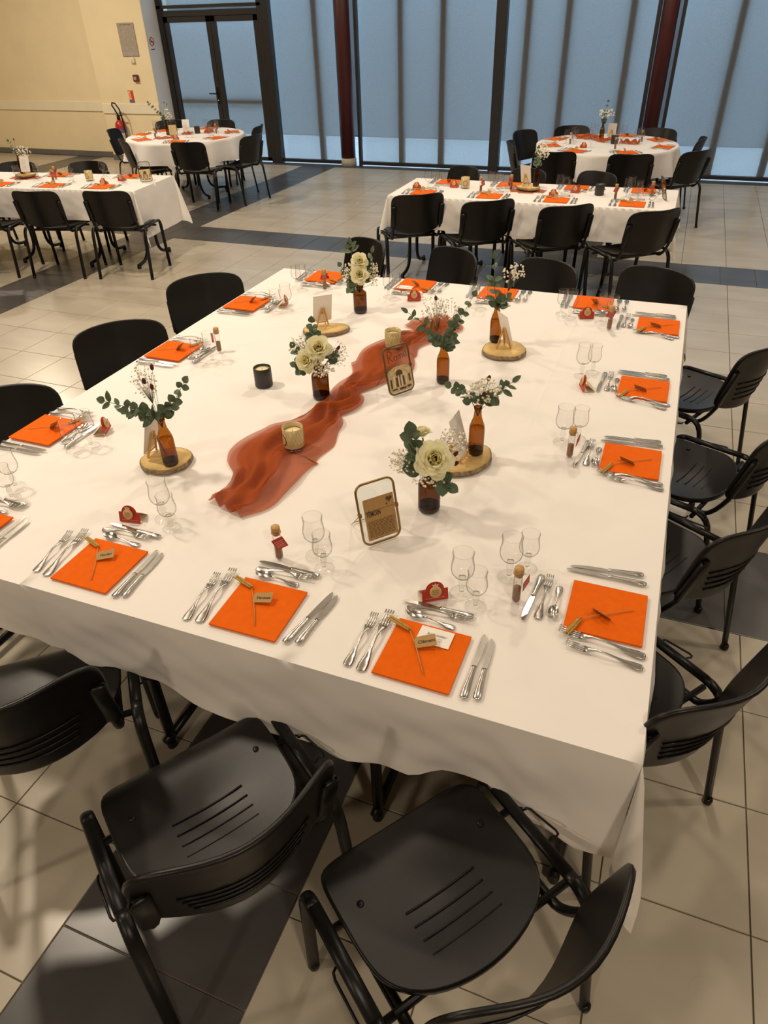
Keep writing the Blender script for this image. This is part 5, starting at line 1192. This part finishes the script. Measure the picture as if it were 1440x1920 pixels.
for i, (a, w, gl, cdq, tb) in enumerate([(math.radians(160), 'at the upper left setting', ((-1.458, 8.50), (-1.41, 8.44)), 0, 0), (math.radians(204), 'at the left setting', ((-1.499, 8.275), (-1.425, 8.32)), 0, 1), (math.radians(246), 'at the front left setting', ((-1.189, 8.064),), 1, 0),
                                 (math.radians(296), 'at the front right setting', ((-.882, 8.300),), 0, 1), (math.radians(347), 'at the right setting', ((-.69, 8.45),), 0, 0), (math.radians(33), 'at the upper right setting', ((-.69, 8.596), (-.74, 8.65)), 0, 1), (math.radians(118), 'at the rear left setting', ((-1.28, 8.90), (-1.20, 8.93)), 0, 0), (math.radians(75), 'at the rear right setting', ((-.90, 8.82), (-.95, 8.76)), 0, 0)]):
    x, y, r_ = rs(CXR, CYR, a); inw = rs(CXR, CYR, a - .12, .42)
    far_setting(x, y, r_, w + ' ' + RR, gl, (inw[0], inw[1], .4) if cdq else None, (inw[0], inw[1], 1.0) if tb else None, items=FEW[:2] + ('knife_inner',))
bottle('beer', -1.140, 8.640, TZ, 'amber beer bottle on the right round table'); candle_black(-.965, 8.400, TZ, 0, 'black candle on the right round table')
scarf([(-1.46, 8.72, .07), (-1.34, 8.76, .11), (-1.22, 8.74, .08), (-1.12, 8.56, .07), (-1.03, 8.47, .07)], 'left rust chiffon bundle on the right round table', 3, amp=.03)
scarf([(-.90, 8.46, .04), (-.82, 8.44, .06), (-.73, 8.42, .07), (-.68, 8.42, .05)], 'right rust chiffon bundle on the right round table', 4, amp=.03)
easel(-1.04, 8.75, TZ, math.radians(100), 'small pine easel on the right round table'); menu_card(-1.04, 8.75, TZ, math.radians(100), 'menu card on the right round table')
b = N(-1.14, 8.64, TZ + .150)
gypsophila(b, off(.02, .13), (.10, .05), 'babys breath spray on the right round table', 45, 16, fr=.008); eucalyptus(b, [off(.0, .06), off(.01, .13), off(.02, .24)], 'eucalyptus sprig on the right round table', 6, (0, 2), .1, 1.1, seed=24)
LR = 'of the left round table'
CXL, CYL = -6.68, 8.10
for i, (x, y, w, gl, cdq, tb) in enumerate([(-7.36, 8.01, 'at the left setting', ((-7.20, 8.20),), 0, 0), (-7.02, 7.58, 'at the front left setting', ((-6.98, 7.86),), 0, 1), (-6.42, 7.52, 'at the front middle setting', ((-6.50, 7.86), (-6.44, 7.90)), 1, 0), (-6.07, 7.93, 'at the front right setting', ((-6.25, 8.06), (-6.31, 8.11)), 0, 0),
                                    (-6.16, 8.46, 'at the rear right setting', ((-6.36, 8.40), (-6.40, 8.46)), 0, 1), (-6.74, 8.74, 'at the rear middle setting', ((-6.62, 8.52), (-6.56, 8.55)), 0, 0), (-7.25, 8.45, 'at the rear left setting', ((-7.30, 8.27), (-7.12, 8.30)), 0, 0)]):
    a = math.atan2(y - CYL, x - CXL); q = rs(CXL, CYL, a - .13, .42)
    far_setting(x, y, a + PI / 2, w + ' ' + LR, gl, (q[0], q[1], .4) if cdq else None, (q[0], q[1], 1.0) if tb else None, items=FEW[:2] + ('knife_inner',))
bottle('beer', -6.925, 8.04, TZ, 'amber beer bottle on the left round table'); candle_black(-6.60, 8.27, TZ, 0, 'black candle on the left round table')
menu_card(-6.755, 8.24, TZ, math.radians(-65), 'menu card standing on the left round table'); easel(-6.755, 8.24, TZ, math.radians(-65), 'small pine easel on the left round table')
t, M = glass_frame(-6.800, 7.985, TZ, math.radians(35), 'photo frame standing on the left round table', rim=M_DBRASS)
obj('picture', MB().box((0, 0, 0), (.10, .12, .001)).xf(M @ TR(0, .07, .0018)).mesh('picture', M_STONEPIC, False), t)
scarf([(-6.92, 7.72, .07), (-6.83, 7.75, .10), (-6.74, 7.80, .09), (-6.66, 7.82, .06)], 'front rust chiffon bundle on the left round table', 5, amp=.012)
scarf([(-6.76, 8.12, .05), (-6.70, 8.16, .07), (-6.62, 8.17, .06)], 'small rust chiffon bundle between menu and candle, left round table', 6, amp=.02)
scarf([(-6.52, 8.32, .05), (-6.45, 8.34, .07), (-6.40, 8.33, .06)], 'rear rust chiffon bundle on the left round table', 7, amp=.03)
b = N(-6.925, 8.04, TZ + .150)
eucalyptus(b, [off(-.03, .06), off(-.10, .14), off(-.19, .24)], 'eucalyptus sprig on the left round table', 8, (0, 2), .2, 1.1, seed=25); gypsophila(b, off(.05, .10), (.05, .08), 'babys breath spray on the left round table', 45, 17, fr=.006); burnet(b, off(.02, .24), 'taller burnet stem on the left round table'); burnet(b, off(.05, .22), 'shorter burnet stem on the left round table')
GROUPS = {'chair': 'black plastic stacking chairs', 'bottle': 'amber bottles and flasks', 'log slice': 'log slices on the tables', 'easel': 'small pine easels', 'card': 'printed menu cards and cards',
          'photo frame': 'glass photo frames', 'candle': 'candles on the tables', 'tablecloth': 'white tablecloths', 'table': 'tables', 'sign': 'wall signs', 'table runner': 'rust chiffon pieces'}
for o in bpy.data.objects:
    if o.parent is None and o.get('category') in GROUPS and not o.get('group'): o['group'] = GROUPS[o['category']]
